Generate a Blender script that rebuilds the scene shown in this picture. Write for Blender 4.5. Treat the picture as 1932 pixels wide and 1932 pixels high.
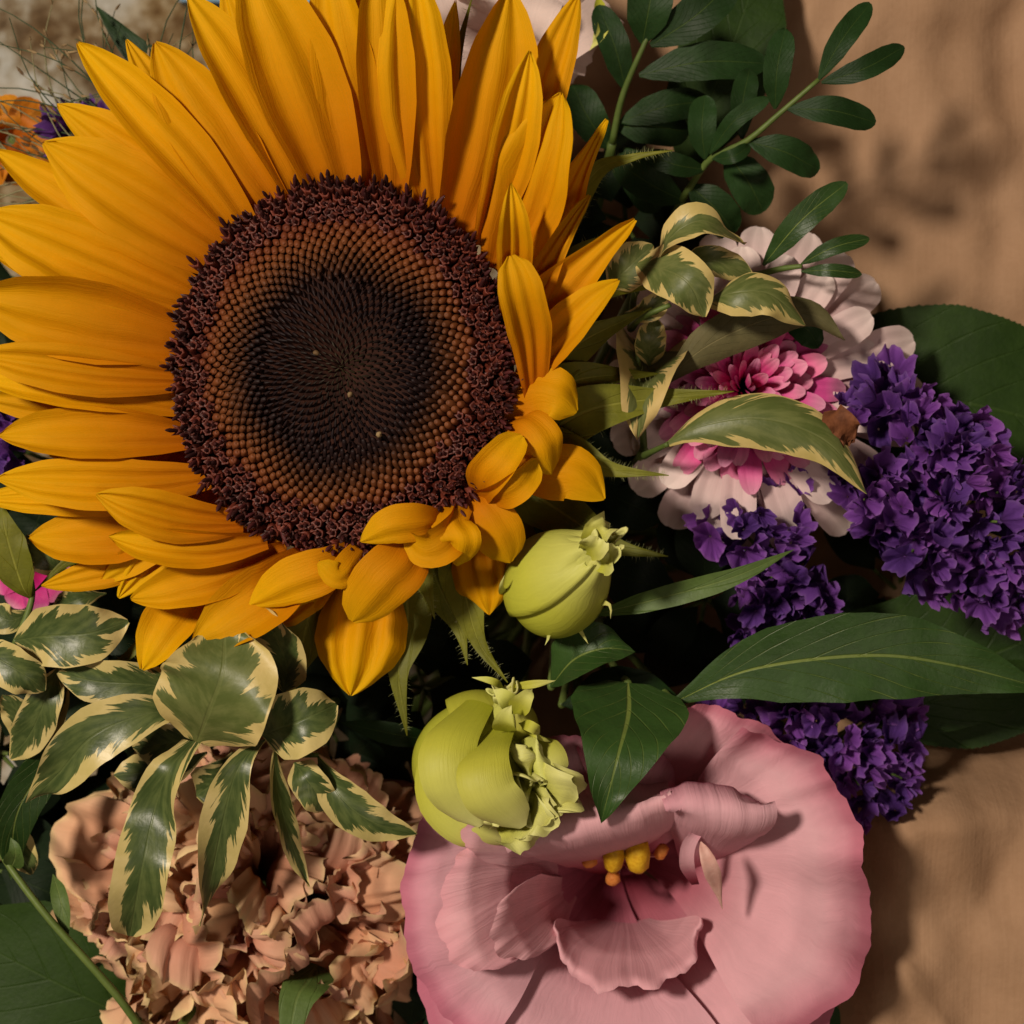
import bpy, math, random
import numpy as np
from mathutils import Vector, Matrix

random.seed(7)
rng = np.random.default_rng(11)
R = math.radians
for o in list(bpy.data.objects):
    bpy.data.objects.remove(o)
SC = bpy.context.scene
COL = SC.collection

# ------------------------------------------------------------------ camera, light, exposure
CAMZ = 0.36                 # camera height over the plane of the sunflower disc
PX = 0.216 / 1932           # metres per picture unit on that plane
cam = bpy.data.cameras.new('camera')
cam.sensor_width = 36
cam.lens = 36 / (0.216 / CAMZ)
cam.clip_start = 0.01
cam.clip_end = 20
cam.dof.use_dof = True
cam.dof.focus_distance = CAMZ - 0.004
cam.dof.aperture_fstop = cam.lens / 3.4
co = bpy.data.objects.new('camera', cam)
co.location = (0, 0, CAMZ)
COL.objects.link(co)
SC.camera = co

w = bpy.data.worlds.new('World')
SC.world = w
w.use_nodes = True
bg = w.node_tree.nodes['Background']
bg.inputs[0].default_value = (1.0, 0.80, 0.62, 1)
bg.inputs[1].default_value = 0.055

def lamp(name, loc, target, size, power, col):
    l = bpy.data.lights.new(name, 'AREA')
    l.shape = 'DISK'
    l.size = size
    l.energy = power
    l.color = col
    o = bpy.data.objects.new(name, l)
    o.location = loc
    o.rotation_euler = (Vector(target) - Vector(loc)).to_track_quat('-Z', 'Y').to_euler()
    COL.objects.link(o)
    return o
lamp('ceiling_lamp', (-0.58, 0.30, 0.96), (0.01, -0.01, -0.02), 0.15, 15.0, (1.0, 0.87, 0.71))
lamp('fill_lamp', (0.30, -0.50, 1.20), (0.03, -0.03, -0.02), 0.5, 2.4, (1.0, 0.80, 0.64))  # unseen fill added opposite the key to lighten the shadows

SC.view_settings.view_transform = 'Standard'
SC.view_settings.look = 'None'
SC.view_settings.exposure = 0
SC.view_settings.gamma = 1
SC.view_settings.use_curve_mapping = False
SC.render.engine = 'CYCLES'
SC.cycles.max_bounces = 6
SC.cycles.diffuse_bounces = 3
SC.cycles.glossy_bounces = 2
SC.cycles.transmission_bounces = 4
SC.cycles.caustics_reflective = False
SC.cycles.caustics_refractive = False

# ------------------------------------------------------------------ materials
def nt_new(name):
    m = bpy.data.materials.new(name)
    m.use_nodes = True
    nt = m.node_tree
    nt.nodes.clear()
    return m, nt

class N:
    def __init__(s, nt): s.nt = nt
    def __call__(s, t, **kw):
        n = s.nt.nodes.new('ShaderNode' + t)
        for k, v in kw.items():
            setattr(n, k, v)
        return n
    def link(s, a, b): s.nt.links.new(a, b)
    def put(s, sock, v):
        if hasattr(v, 'is_output'): s.link(v, sock)
        else:
            if isinstance(v, tuple) and len(v) == 3 and sock.type == 'RGBA': v = (*v, 1)
            sock.default_value = v
    def math(s, op, a, b=0.0, c=None, clamp=False):
        n = s('Math', operation=op, use_clamp=clamp)
        s.put(n.inputs[0], a); s.put(n.inputs[1], b)
        if c is not None: s.put(n.inputs[2], c)
        return n.outputs[0]
    def mix(s, f, a, b, blend='MIX'):
        n = s('Mix', data_type='RGBA', blend_type=blend)
        s.put(n.inputs[0], f); s.put(n.inputs[6], a); s.put(n.inputs[7], b)
        return n.outputs[2]
    def smooth(s, x, lo, hi):
        n = s('MapRange', interpolation_type='SMOOTHSTEP')
        s.put(n.inputs[0], x); s.put(n.inputs[1], lo); s.put(n.inputs[2], hi)
        return n.outputs[0]
    def noise(s, vec, scale, detail=3, rough=0.5):
        n = s('TexNoise')
        if vec is not None: s.link(vec, n.inputs['Vector'])
        n.inputs['Scale'].default_value = scale
        n.inputs['Detail'].default_value = detail
        n.inputs['Roughness'].default_value = rough
        return n.outputs[0]
    def vec(s, x, y, z=0.0):
        n = s('CombineXYZ')
        for i, v in enumerate((x, y, z)): s.put(n.inputs[i], v)
        return n.outputs[0]

def finish(m, g, col, rough, spec, transl, height=None, bump=0.3, dist=0.0006, tcol=None, sheen=0.0, coat=0.0):
    p = g('BsdfPrincipled')
    g.put(p.inputs['Base Color'], col)
    g.put(p.inputs['Roughness'], rough)
    p.inputs['Specular IOR Level'].default_value = spec
    p.inputs['Sheen Weight'].default_value = sheen
    p.inputs['Coat Weight'].default_value = coat
    p.inputs['Coat Roughness'].default_value = 0.2
    out = g('OutputMaterial')
    nrm = None
    if height is not None:
        b = g('Bump')
        b.inputs['Strength'].default_value = bump
        b.inputs['Distance'].default_value = dist
        g.put(b.inputs['Height'], height)
        nrm = b.outputs[0]
        g.link(nrm, p.inputs['Normal'])
    if transl > 0:
        t = g('BsdfTranslucent')
        g.put(t.inputs['Color'], tcol if tcol is not None else col)
        if nrm: g.link(nrm, t.inputs['Normal'])
        mx = g('MixShader')
        mx.inputs[0].default_value = transl
        g.link(p.outputs[0], mx.inputs[1]); g.link(t.outputs[0], mx.inputs[2])
        g.link(mx.outputs[0], out.inputs[0])
    else:
        g.link(p.outputs[0], out.inputs[0])
    return m

def coords(g):
    uv = g('UVMap')
    sx = g('SeparateXYZ'); g.link(uv.outputs[0], sx.inputs[0])
    tc = g('TexCoord')
    oi = g('ObjectInfo')
    return sx.outputs[0], sx.outputs[1], tc.outputs['Object'], oi.outputs['Random']

def ramp(g, x, stops):
    n = g('ValToRGB')
    e = n.color_ramp.elements
    while len(e) > 1: e.remove(e[-1])
    e[0].position = stops[0][0]; e[0].color = (*stops[0][1], 1)
    for p, c in stops[1:]:
        k = e.new(p); k.color = (*c, 1)
    g.link(x, n.inputs[0])
    return n.outputs[0]

def petal_mat(name, stops, veins=7, vein_bump=0.35, var=0.14, hue=0.02, transl=0.25, rough=0.55, spec=0.25, blotch=0.12, nscale=260, vein_col=0.08, sheen=0.0, sine=0.25):
    m, nt = nt_new(name); g = N(nt)
    u, v, ob, rnd = coords(g)
    c = ramp(g, v, stops)
    wob = g.noise(g.vec(g.math('MULTIPLY', u, 2.0), g.math('MULTIPLY', v, 2.5), g.math('MULTIPLY', rnd, 40)), 1.6, 3)
    uu = g.math('ADD', u, g.math('MULTIPLY', g.math('SUBTRACT', wob, 0.5), 0.16))
    st = g.math('SINE', g.math('MULTIPLY', uu, veins * 6.2832))
    fine = g.noise(g.vec(g.math('MULTIPLY', uu, 40.0), g.math('MULTIPLY', v, 2.2), rnd), 1.0, 3, 0.6)
    blo = g.noise(ob, nscale, 4, 0.6)
    val = g.math('ADD', 1.0, g.math('MULTIPLY', g.math('SUBTRACT', blo, 0.5), blotch * 2))
    val = g.math('ADD', val, g.math('MULTIPLY', g.math('SUBTRACT', rnd, 0.5), var))
    val = g.math('ADD', val, g.math('MULTIPLY', st, vein_col * 0.35 * (1 if sine else 0)))
    val = g.math('ADD', val, g.math('MULTIPLY', g.math('SUBTRACT', fine, 0.5), vein_col * 2.2))
    h = g('HueSaturation')
    g.put(h.inputs['Hue'], g.math('ADD', 0.5, g.math('MULTIPLY', g.math('SUBTRACT', rnd, 0.5), hue)))
    g.put(h.inputs['Value'], val)
    g.link(c, h.inputs['Color'])
    hh = g.math('ADD', g.math('MULTIPLY', st, sine), g.math('ADD', g.math('MULTIPLY', fine, 0.9), g.math('MULTIPLY', blo, 0.5)))
    return finish(m, g, h.outputs[0], rough, spec, transl, hh, vein_bump, 0.0006, sheen=sheen)

def leaf_mat(name, c1, c2, vein, nside=9, rough=0.42, spec=0.4, transl=0.12, rib=0.018, side_w=0.5, slope=0.35, side_col=0.25, back=None):
    m, nt = nt_new(name); g = N(nt)
    u, v, ob, rnd = coords(g)
    a = g.math('ABSOLUTE', g.math('SUBTRACT', u, 0.5))
    blo = g.noise(ob, 130, 5, 0.6)
    fine = g.noise(ob, 900, 4, 0.6)
    c = g.mix(g.smooth(g.math('ADD', g.math('MULTIPLY', blo, 0.75), g.math('MULTIPLY', rnd, 0.3)), 0.3, 0.75), c1, c2)
    sv = g.math('PINGPONG', g.math('SUBTRACT', g.math('MULTIPLY', v, nside), g.math('MULTIPLY', a, nside * slope * 2)), 0.5)
    sv = g.math('ADD', sv, g.math('MULTIPLY', g.math('SUBTRACT', blo, 0.5), 0.2))
    svm = g.math('SUBTRACT', 1.0, g.smooth(sv, 0.0, 0.10 * side_w))
    c = g.mix(g.math('MULTIPLY', svm, side_col), c, vein)
    rm = g.math('SUBTRACT', 1.0, g.smooth(a, rib * 0.4, rib))
    rm = g.math('MULTIPLY', rm, g.math('SUBTRACT', 1.05, g.math('MULTIPLY', v, 0.75)))
    c = g.mix(rm, c, vein)
    val = g.math('ADD', 0.8, g.math('MULTIPLY', fine, 0.4))
    h = g('HueSaturation'); g.put(h.inputs['Value'], val); g.link(c, h.inputs['Color'])
    hh = g.math('SUBTRACT', g.math('ADD', g.math('MULTIPLY', blo, 0.9), g.math('MULTIPLY', fine, 0.25)), g.math('ADD', g.math('MULTIPLY', svm, 0.45), g.math('MULTIPLY', rm, 0.5)))
    rr = g.math('ADD', rough - 0.08, g.math('MULTIPLY', blo, 0.2))
    return finish(m, g, h.outputs[0], rr, spec, transl, hh, 0.5, 0.0007)

def varieg_mat(name, green1, green2, cream, marg=0.30, rough=0.33, spec=0.35):
    m, nt = nt_new(name); g = N(nt)
    u, v, ob, rnd = coords(g)
    a = g.math('MULTIPLY', g.math('ABSOLUTE', g.math('SUBTRACT', u, 0.5)), 2.0)
    sgn = g.math('SIGN', g.math('SUBTRACT', u, 0.5))
    seed = g.math('ADD', g.math('MULTIPLY', rnd, 60), g.math('MULTIPLY', sgn, 7.0))
    vv = g.math('SUBTRACT', v, g.math('MULTIPLY', a, 0.30))        # the teeth follow the side veins
    n1 = g.noise(g.vec(g.math('MULTIPLY', a, 0.5), g.math('MULTIPLY', vv, 5.0), seed), 1.3, 1)
    n2 = g.noise(g.vec(g.math('MULTIPLY', a, 1.3), g.math('MULTIPLY', vv, 24.0), seed), 1.3, 3, 0.65)
    f = g.math('ADD', a, g.math('MULTIPLY', g.math('SUBTRACT', n1, 0.5), 1.7))
    f = g.math('ADD', f, g.math('MULTIPLY', g.math('SUBTRACT', n2, 0.5), 0.85))
    f = g.math('ADD', f, g.math('MULTIPLY', g.math('SUBTRACT', g.math('ABSOLUTE', g.math('SUBTRACT', v, 0.45)), 0.2), 0.38))
    mask = g.smooth(f, 1.0 - marg - 0.03, 1.0 - marg + 0.03)
    mask = g.math('MAXIMUM', mask, g.smooth(a, 0.94, 0.97))
    blo = g.noise(ob, 170, 4, 0.6)
    pale = g.noise(g.vec(g.math('MULTIPLY', a, 2.0), g.math('MULTIPLY', vv, 9.0), seed), 1.2, 3, 0.6)
    gr = g.mix(g.smooth(g.math('ADD', g.math('MULTIPLY', pale, 0.7), g.math('MULTIPLY', blo, 0.35)), 0.40, 0.68), green1, green2)
    rib = g.math('SUBTRACT', 1.0, g.smooth(a, 0.02, 0.05))
    gr = g.mix(g.math('MULTIPLY', rib, 0.5), gr, green2)
    cr = g.mix(g.smooth(blo, 0.3, 0.8), cream, tuple(x * y for x, y in zip(cream, (0.82, 0.84, 0.7))))
    c = g.mix(mask, gr, cr)
    hh = g.math('SUBTRACT', blo, g.math('MULTIPLY', rib, 0.5))
    return finish(m, g, c, rough, spec, 0.16, hh, 0.35, 0.0006)

def plain_mat(name, c1, c2, scale=300, rough=0.55, spec=0.3, transl=0.0, bump=0.3, var=0.2, rs=0.25):
    m, nt = nt_new(name); g = N(nt)
    u, v, ob, rnd = coords(g)
    n = g.noise(ob, scale, 4, 0.6)
    c = g.mix(g.smooth(g.math('ADD', n, g.math('MULTIPLY', g.math('SUBTRACT', rnd, 0.5), rs)), 0.3, 0.7), c1, c2)
    h = g('HueSaturation')
    g.put(h.inputs['Value'], g.math('ADD', 1.0, g.math('MULTIPLY', g.math('SUBTRACT', rnd, 0.5), var)))
    g.link(c, h.inputs['Color'])
    return finish(m, g, h.outputs[0], rough, spec, transl, n, bump, 0.0005)

M = {}
M['ray'] = petal_mat('sunflower_ray', [(0, (0.54, 0.145, 0.001)), (0.3, (0.68, 0.25, 0.0015)), (0.6, (0.77, 0.365, 0.002)), (1, (0.79, 0.46, 0.003))], veins=3, vein_bump=0.35, var=0.12, hue=0.012, transl=0.38, rough=0.62, spec=0.10, blotch=0.05, vein_col=0.05, sine=0.35)
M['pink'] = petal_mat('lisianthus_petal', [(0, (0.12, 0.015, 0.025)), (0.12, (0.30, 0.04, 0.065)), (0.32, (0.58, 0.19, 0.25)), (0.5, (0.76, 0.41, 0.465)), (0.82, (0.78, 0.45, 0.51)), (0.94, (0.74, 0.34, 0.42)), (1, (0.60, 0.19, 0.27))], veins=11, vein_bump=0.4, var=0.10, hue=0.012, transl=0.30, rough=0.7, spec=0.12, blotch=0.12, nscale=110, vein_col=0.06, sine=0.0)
M['pale'] = petal_mat('pale_petal', [(0, (0.60, 0.40, 0.36)), (0.5, (0.74, 0.58, 0.53)), (1, (0.78, 0.63, 0.59))], veins=8, var=0.1, hue=0.01, transl=0.3, rough=0.65, spec=0.15, blotch=0.08, sine=0.0)
M['peach'] = petal_mat('carnation_petal', [(0, (0.26, 0.09, 0.035)), (0.45, (0.52, 0.21, 0.115)), (0.8, (0.67, 0.345, 0.215)), (0.95, (0.71, 0.42, 0.26)), (1, (0.73, 0.52, 0.28))], veins=6, vein_bump=0.25, var=0.30, hue=0.035, transl=0.20, rough=0.6, spec=0.18, blotch=0.14, nscale=160, vein_col=0.07, sine=0.0)  # inner half darkened in the colour to deepen the shade between petals
M['mum'] = petal_mat('chrysanthemum_petal', [(0, (0.40, 0.02, 0.11)), (0.28, (0.64, 0.14, 0.27)), (0.46, (0.78, 0.50, 0.52)), (1, (0.86, 0.72, 0.69))], veins=3, vein_bump=0.2, var=0.08, hue=0.012, transl=0.25, rough=0.6, spec=0.2, blotch=0.08, vein_col=0.05, sine=0.1)
M['mum_in'] = petal_mat('chrysanthemum_inner_petal', [(0, (0.34, 0.004, 0.08)), (0.5, (0.62, 0.022, 0.22)), (0.8, (0.74, 0.09, 0.34)), (1, (0.82, 0.36, 0.52))], veins=3, var=0.4, hue=0.02, transl=0.25, rough=0.6, spec=0.2, blotch=0.15, sine=0.1)
M['bud'] = petal_mat('bud_petal', [(0, (0.38, 0.40, 0.025)), (0.45, (0.52, 0.52, 0.06)), (0.8, (0.62, 0.62, 0.16)), (1, (0.70, 0.69, 0.26))], veins=5, vein_bump=0.25, var=0.1, hue=0.012, transl=0.22, rough=0.5, spec=0.25, blotch=0.12, nscale=120, vein_col=0.06, sine=0.0)
M['purple'] = petal_mat('statice_calyx', [(0, (0.05, 0.014, 0.08)), (0.45, (0.105, 0.030, 0.205)), (0.85, (0.17, 0.056, 0.315)), (1, (0.23, 0.10, 0.37))], veins=9, vein_bump=0.5, var=0.45, hue=0.035, transl=0.28, rough=0.7, spec=0.12, blotch=0.2, nscale=500, vein_col=0.12)
M['orange'] = petal_mat('orange_petal', [(0, (0.5, 0.12, 0.01)), (1, (0.66, 0.23, 0.012))], veins=4, var=0.2)
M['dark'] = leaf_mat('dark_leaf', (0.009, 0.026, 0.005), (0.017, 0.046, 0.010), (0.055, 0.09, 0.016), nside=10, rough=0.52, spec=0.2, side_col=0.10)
M['deep'] = leaf_mat('shade_dark_leaf', (0.006, 0.014, 0.005), (0.010, 0.022, 0.007), (0.02, 0.035, 0.01), nside=10, rough=0.6, spec=0.2, side_col=0.1)  # leaf green taken near black, shade of the gaps put into the colour
M['mid'] = leaf_mat('mid_leaf', (0.018, 0.046, 0.008), (0.032, 0.074, 0.014), (0.19, 0.24, 0.05), nside=8, rough=0.42, spec=0.35, side_col=0.25, rib=0.026)
M['broad'] = leaf_mat('broad_leaf', (0.013, 0.034, 0.003), (0.022, 0.050, 0.005), (0.035, 0.068, 0.010), nside=7, rough=0.55, spec=0.25, side_col=0.25, rib=0.012)
M['blade'] = leaf_mat('blade_leaf', (0.060, 0.105, 0.020), (0.085, 0.135, 0.030), (0.14, 0.19, 0.05), nside=2, rough=0.5, spec=0.3, side_col=0.0, rib=0.05)
M['bract'] = leaf_mat('sunflower_bract', (0.125, 0.130, 0.010), (0.195, 0.195, 0.016), (0.26, 0.26, 0.04), nside=3, rough=0.55, spec=0.25, transl=0.2, side_col=0.05, rib=0.04)
M['var'] = varieg_mat('variegated_leaf', (0.048, 0.074, 0.020), (0.105, 0.135, 0.040), (0.60, 0.48, 0.20), marg=0.32, rough=0.36, spec=0.35)
M['var2'] = varieg_mat('variegated_leaf_pale', (0.090, 0.115, 0.028), (0.150, 0.170, 0.052), (0.62, 0.48, 0.19), marg=0.30, rough=0.42)
M['var3'] = varieg_mat('variegated_leaf_creamy', (0.090, 0.110, 0.028), (0.150, 0.165, 0.052), (0.62, 0.46, 0.19), marg=0.55, rough=0.45)
M['under'] = leaf_mat('leaf_underside', (0.095, 0.085, 0.035), (0.145, 0.122, 0.052), (0.19, 0.16, 0.07), nside=8, rough=0.6, spec=0.2, side_col=0.15)
M['stem'] = plain_mat('green_stem', (0.075, 0.115, 0.022), (0.11, 0.155, 0.035), 250, 0.5, 0.3)
M['twig'] = plain_mat('brown_twig', (0.075, 0.05, 0.025), (0.12, 0.085, 0.04), 300, 0.7, 0.2)
M['hair'] = plain_mat('plant_hair', (0.35, 0.38, 0.15), (0.45, 0.46, 0.22), 300, 0.6, 0.2, 0.3)
def floret_mat(name):
    m, nt = nt_new(name); g = N(nt)
    tc = g('TexCoord'); ob = tc.outputs['Object']
    s = g('SeparateXYZ'); g.link(ob, s.inputs[0])
    q = g.math('SQRT', g.math('ADD', g.math('POWER', g.math('DIVIDE', s.outputs[0], 0.0360), 2.0), g.math('POWER', g.math('DIVIDE', s.outputs[1], 0.0391), 2.0)))
    big = g.noise(ob, 45, 2); sm = g.noise(ob, 900, 2)
    q = g.math('ADD', q, g.math('ADD', g.math('MULTIPLY', g.math('SUBTRACT', big, 0.5), 0.22), g.math('MULTIPLY', g.math('SUBTRACT', sm, 0.5), 0.12)))
    c = ramp(g, q, [(0.0, (0.032, 0.024, 0.009)), (0.16, (0.015, 0.009, 0.006)), (0.36, (0.008, 0.003, 0.004)), (0.50, (0.016, 0.006, 0.005)), (0.61, (0.085, 0.028, 0.009)), (0.70, (0.155, 0.046, 0.012)), (0.80, (0.13, 0.030, 0.010)), (0.90, (0.075, 0.014, 0.009))])
    return finish(m, g, c, 0.6, 0.25, 0.0, sm, 0.3, 0.0004)
M['fl_c'] = floret_mat('disc_floret_centre')
M['fl_m'] = floret_mat('disc_floret_ring')
M['fl_o'] = plain_mat('disc_floret_open', (0.045, 0.008, 0.005), (0.120, 0.023, 0.012), 500, 0.5, 0.3, var=0.6, rs=0.5)
M['fl_t'] = plain_mat('disc_floret_anther', (0.024, 0.006, 0.006), (0.070, 0.014, 0.014), 600, 0.5, 0.3, var=0.5)
M['disc'] = plain_mat('disc_base', (0.020, 0.008, 0.006), (0.045, 0.016, 0.010), 700, 0.8, 0.1, bump=0.8)
M['yellow'] = plain_mat('anther_yellow', (0.50, 0.26, 0.008), (0.66, 0.40, 0.02), 900, 0.6, 0.2)
M['orangea'] = plain_mat('anther_orange', (0.45, 0.13, 0.02), (0.60, 0.22, 0.05), 900, 0.6, 0.2)
M['pistil'] = plain_mat('pistil', (0.62, 0.33, 0.28), (0.70, 0.42, 0.36), 500, 0.5, 0.3, 0.2)
M['rust'] = plain_mat('dead_leaf_edge', (0.08, 0.025, 0.010), (0.16, 0.055, 0.022), 500, 0.7, 0.2, bump=0.8)
M['straw'] = plain_mat('dry_grass', (0.16, 0.17, 0.08), (0.30, 0.27, 0.14), 200, 0.6, 0.2, 0.2)
M['straw2'] = plain_mat('dry_grass_green', (0.035, 0.06, 0.028), (0.07, 0.10, 0.045), 200, 0.6, 0.2)
M['seed'] = plain_mat('grass_seed', (0.12, 0.07, 0.03), (0.26, 0.18, 0.09), 300, 0.7, 0.2)
M['blue'] = plain_mat('blue_card', (0.22, 0.42, 0.62), (0.30, 0.52, 0.72), 50, 0.5, 0.3)

def kraft_mat():
    m, nt = nt_new('kraft_paper'); g = N(nt)
    tc = g('TexCoord'); ob = tc.outputs['Object']
    s = g('SeparateXYZ'); g.link(ob, s.inputs[0])
    ribs = g.noise(g.vec(g.math('MULTIPLY', s.outputs[0], 1500), g.math('MULTIPLY', s.outputs[1], 40), 0.0), 1.0, 3, 0.6)
    fib = g.noise(ob, 900, 4, 0.7)
    big = g.noise(ob, 55, 4, 0.6)
    c = g.mix(g.smooth(big, 0.25, 0.8), (0.33, 0.195, 0.112), (0.40, 0.245, 0.148))
    f = g.math('ADD', g.math('MULTIPLY', ribs, 0.55), g.math('MULTIPLY', fib, 0.5))
    c = g.mix(g.smooth(f, 0.3, 0.75), g.mix(1.0, c, (0.91, 0.90, 0.87), 'MULTIPLY'), c)
    return finish(m, g, c, 0.75, 0.2, 0.06, g.math('ADD', g.math('MULTIPLY', f, 0.5), g.math('MULTIPLY', big, 2.5)), 0.4, 0.0008)
M['kraft'] = kraft_mat()

def rug_mat():
    m, nt = nt_new('woven_rug'); g = N(nt)
    tc = g('TexCoord'); ob = tc.outputs['Object']
    n1 = g.noise(ob, 62, 4, 0.7); n2 = g.noise(ob, 240, 3, 0.6); n3 = g.noise(ob, 26, 2, 0.5)
    c = ramp(g, g.math('ADD', g.math('MULTIPLY', n1, 0.8), g.math('MULTIPLY', n2, 0.22)), [(0.34, (0.05, 0.03, 0.016)), (0.45, (0.15, 0.10, 0.055)), (0.52, (0.26, 0.21, 0.14)), (0.58, (0.40, 0.38, 0.33)), (0.68, (0.52, 0.52, 0.50))])
    c = g.mix(g.smooth(n3, 0.42, 0.62), c, g.mix(1.0, c, (0.85, 0.70, 0.50), 'MULTIPLY'))
    return finish(m, g, c, 0.85, 0.1, 0.0, n1, 0.8, 0.004)
M['rug'] = rug_mat()

# ------------------------------------------------------------------ geometry helpers
def P(px, py, zmm=0.0):
    """world point at a height zmm (millimetres over the disc plane); px, py measured on a 1932 grid"""
    z = zmm * 0.001
    s = (CAMZ - z) / CAMZ * PX
    return np.array([(px - 966) * s, (966 - py) * s, z])
def S(w_, zmm=0.0):
    return w_ * PX * (CAMZ - zmm * 0.001) / CAMZ

def link(o): COL.objects.link(o); return o
def thing(name, label, cat, loc, group=None):
    o = bpy.data.objects.new(name, None)
    o.empty_display_size = 0.01
    o.location = Vector(loc)
    o['label'] = label; o['category'] = cat
    if group: o['group'] = group
    return link(o)
def tag(o, label, cat, group=None):
    o['label'] = label; o['category'] = cat
    if group: o['group'] = group
    return o
def off(parent):
    """world offset of the frame that a child's mesh is written in"""
    v = np.zeros(3)
    while parent is not None:
        v = v + np.array(parent.location); parent = parent.parent
    return v
def mesh(name, verts, faces, mat, uvs=None, smooth=True):
    me = bpy.data.meshes.new(name)
    me.from_pydata([tuple(map(float, v)) for v in verts], [], faces)
    if uvs is not None:
        l = me.uv_layers.new(name='UVMap')
        vi = np.empty(len(me.loops), dtype=np.int32)
        me.loops.foreach_get('vertex_index', vi)
        l.data.foreach_set('uv', np.asarray(uvs, dtype=np.float32)[vi].ravel())
    if smooth: me.polygons.foreach_set('use_smooth', np.ones(len(me.polygons), dtype=bool))
    me.materials.append(mat)
    me.update()
    return me
def obj(name, me, parent=None, stuff=False):
    o = bpy.data.objects.new(name, me)
    o.parent = parent
    if stuff: o['kind'] = 'stuff'
    return link(o)

PROF = {
 'petal': [(0, .40), (.18, .70), (.42, .98), (.60, 1), (.78, .80), (.91, .44), (.97, .20), (1, .03)],
 'petal_round': [(0, .45), (.18, .75), (.42, .98), (.62, 1), (.82, .85), (.93, .60), (1, .12)],
 'leaf': [(0, .03), (.10, .30), (.30, .85), (.46, 1), (.66, .85), (.86, .42), (.95, .16), (1, .0)],
 'lanc': [(0, .06), (.08, .26), (.28, .86), (.45, 1), (.62, .92), (.82, .52), (.95, .15), (1, .0)],
 'obov': [(0, .06), (.12, .20), (.35, .62), (.60, 1), (.78, .92), (.92, .55), (1, .06)],
 'ell': [(0, .05), (.08, .35), (.28, .88), (.5, 1), (.72, .9), (.90, .5), (.97, .22), (1, .05)],
 'fan': [(0, .10), (.25, .42), (.55, .82), (.8, 1), (1, 1.02)],
 'heart': [(0, .22), (.12, .55), (.35, .95), (.6, 1), (.8, .92), (.92, .74), (1, .50)],
 'lip': [(0, .55), (.3, .85), (.6, 1), (1, 1)],
 'tri': [(0, .35), (.12, .85), (.28, 1), (.45, .86), (.62, .60), (.80, .32), (.92, .12), (1, 0)],
 'ligule': [(0, .35), (.3, .6), (.6, .9), (.8, 1), (.91, .88), (.97, .6), (1, .2)],
 'lflt': [(0, .1), (.1, .42), (.3, .86), (.52, 1), (.75, .95), (.89, .72), (.965, .42), (1, .10)],
 'taper': [(0, .72), (.2, .96), (.36, 1), (.54, .74), (.74, .44), (.9, .28), (1, .08)],
 'strap': [(0, .5), (.2, .72), (.5, 1), (.8, .98), (.93, .72), (1, .18)],
 'bract': [(0, .9), (.25, 1), (.45, .72), (.65, .36), (.85, .15), (1, .02)],
 'blade': [(0, .8), (.3, 1), (.7, .8), (.9, .35), (1, .0)],
 'tube': [(0, 1), (1, .6)],
}
def prof(name, v):
    p = PROF[name]
    xs = [a for a, b in p]; ys = [b for a, b in p]
    t = np.linspace(0, 1, 201)
    y = np.interp(t, xs, ys)
    k = np.array([1, 2, 3, 4, 3, 2, 1.]); k /= k.sum()
    yp = np.concatenate([y[:1].repeat(3), y, y[-1:].repeat(3)])
    return np.interp(v, t, np.convolve(yp, k, 'valid'))

def spline(pts, n=90):
    p = np.asarray(pts, float)
    if len(p) == 2: p = np.array([p[0], (p[0] + p[1]) / 2, p[1]])
    q = np.vstack([2 * p[0] - p[1], p, 2 * p[-1] - p[-2]])
    out = []
    for i in range(1, len(q) - 2):
        t = np.linspace(0, 1, 24, endpoint=False)[:, None]
        a, b, c, d = q[i - 1], q[i], q[i + 1], q[i + 2]
        out.append(0.5 * ((2 * b) + (c - a) * t + (2 * a - 5 * b + 4 * c - d) * t ** 2 + (3 * b - a - 3 * c + d) * t ** 3))
    out = np.vstack(out + [p[-1:]])
    s = np.concatenate([[0], np.cumsum(np.linalg.norm(np.diff(out, axis=0), axis=1))])
    t = np.linspace(0, s[-1], n)
    return np.stack([np.interp(t, s, out[:, i]) for i in range(3)], 1), s[-1]

def wave1(x, seed, f):
    r = np.random.default_rng(seed)
    y = 0
    for k in (1, 1.7, 2.9):
        y = y + np.sin(x * f * k * 2 * math.pi + r.uniform(0, 6.28)) / k
    return y / 1.6

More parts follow.
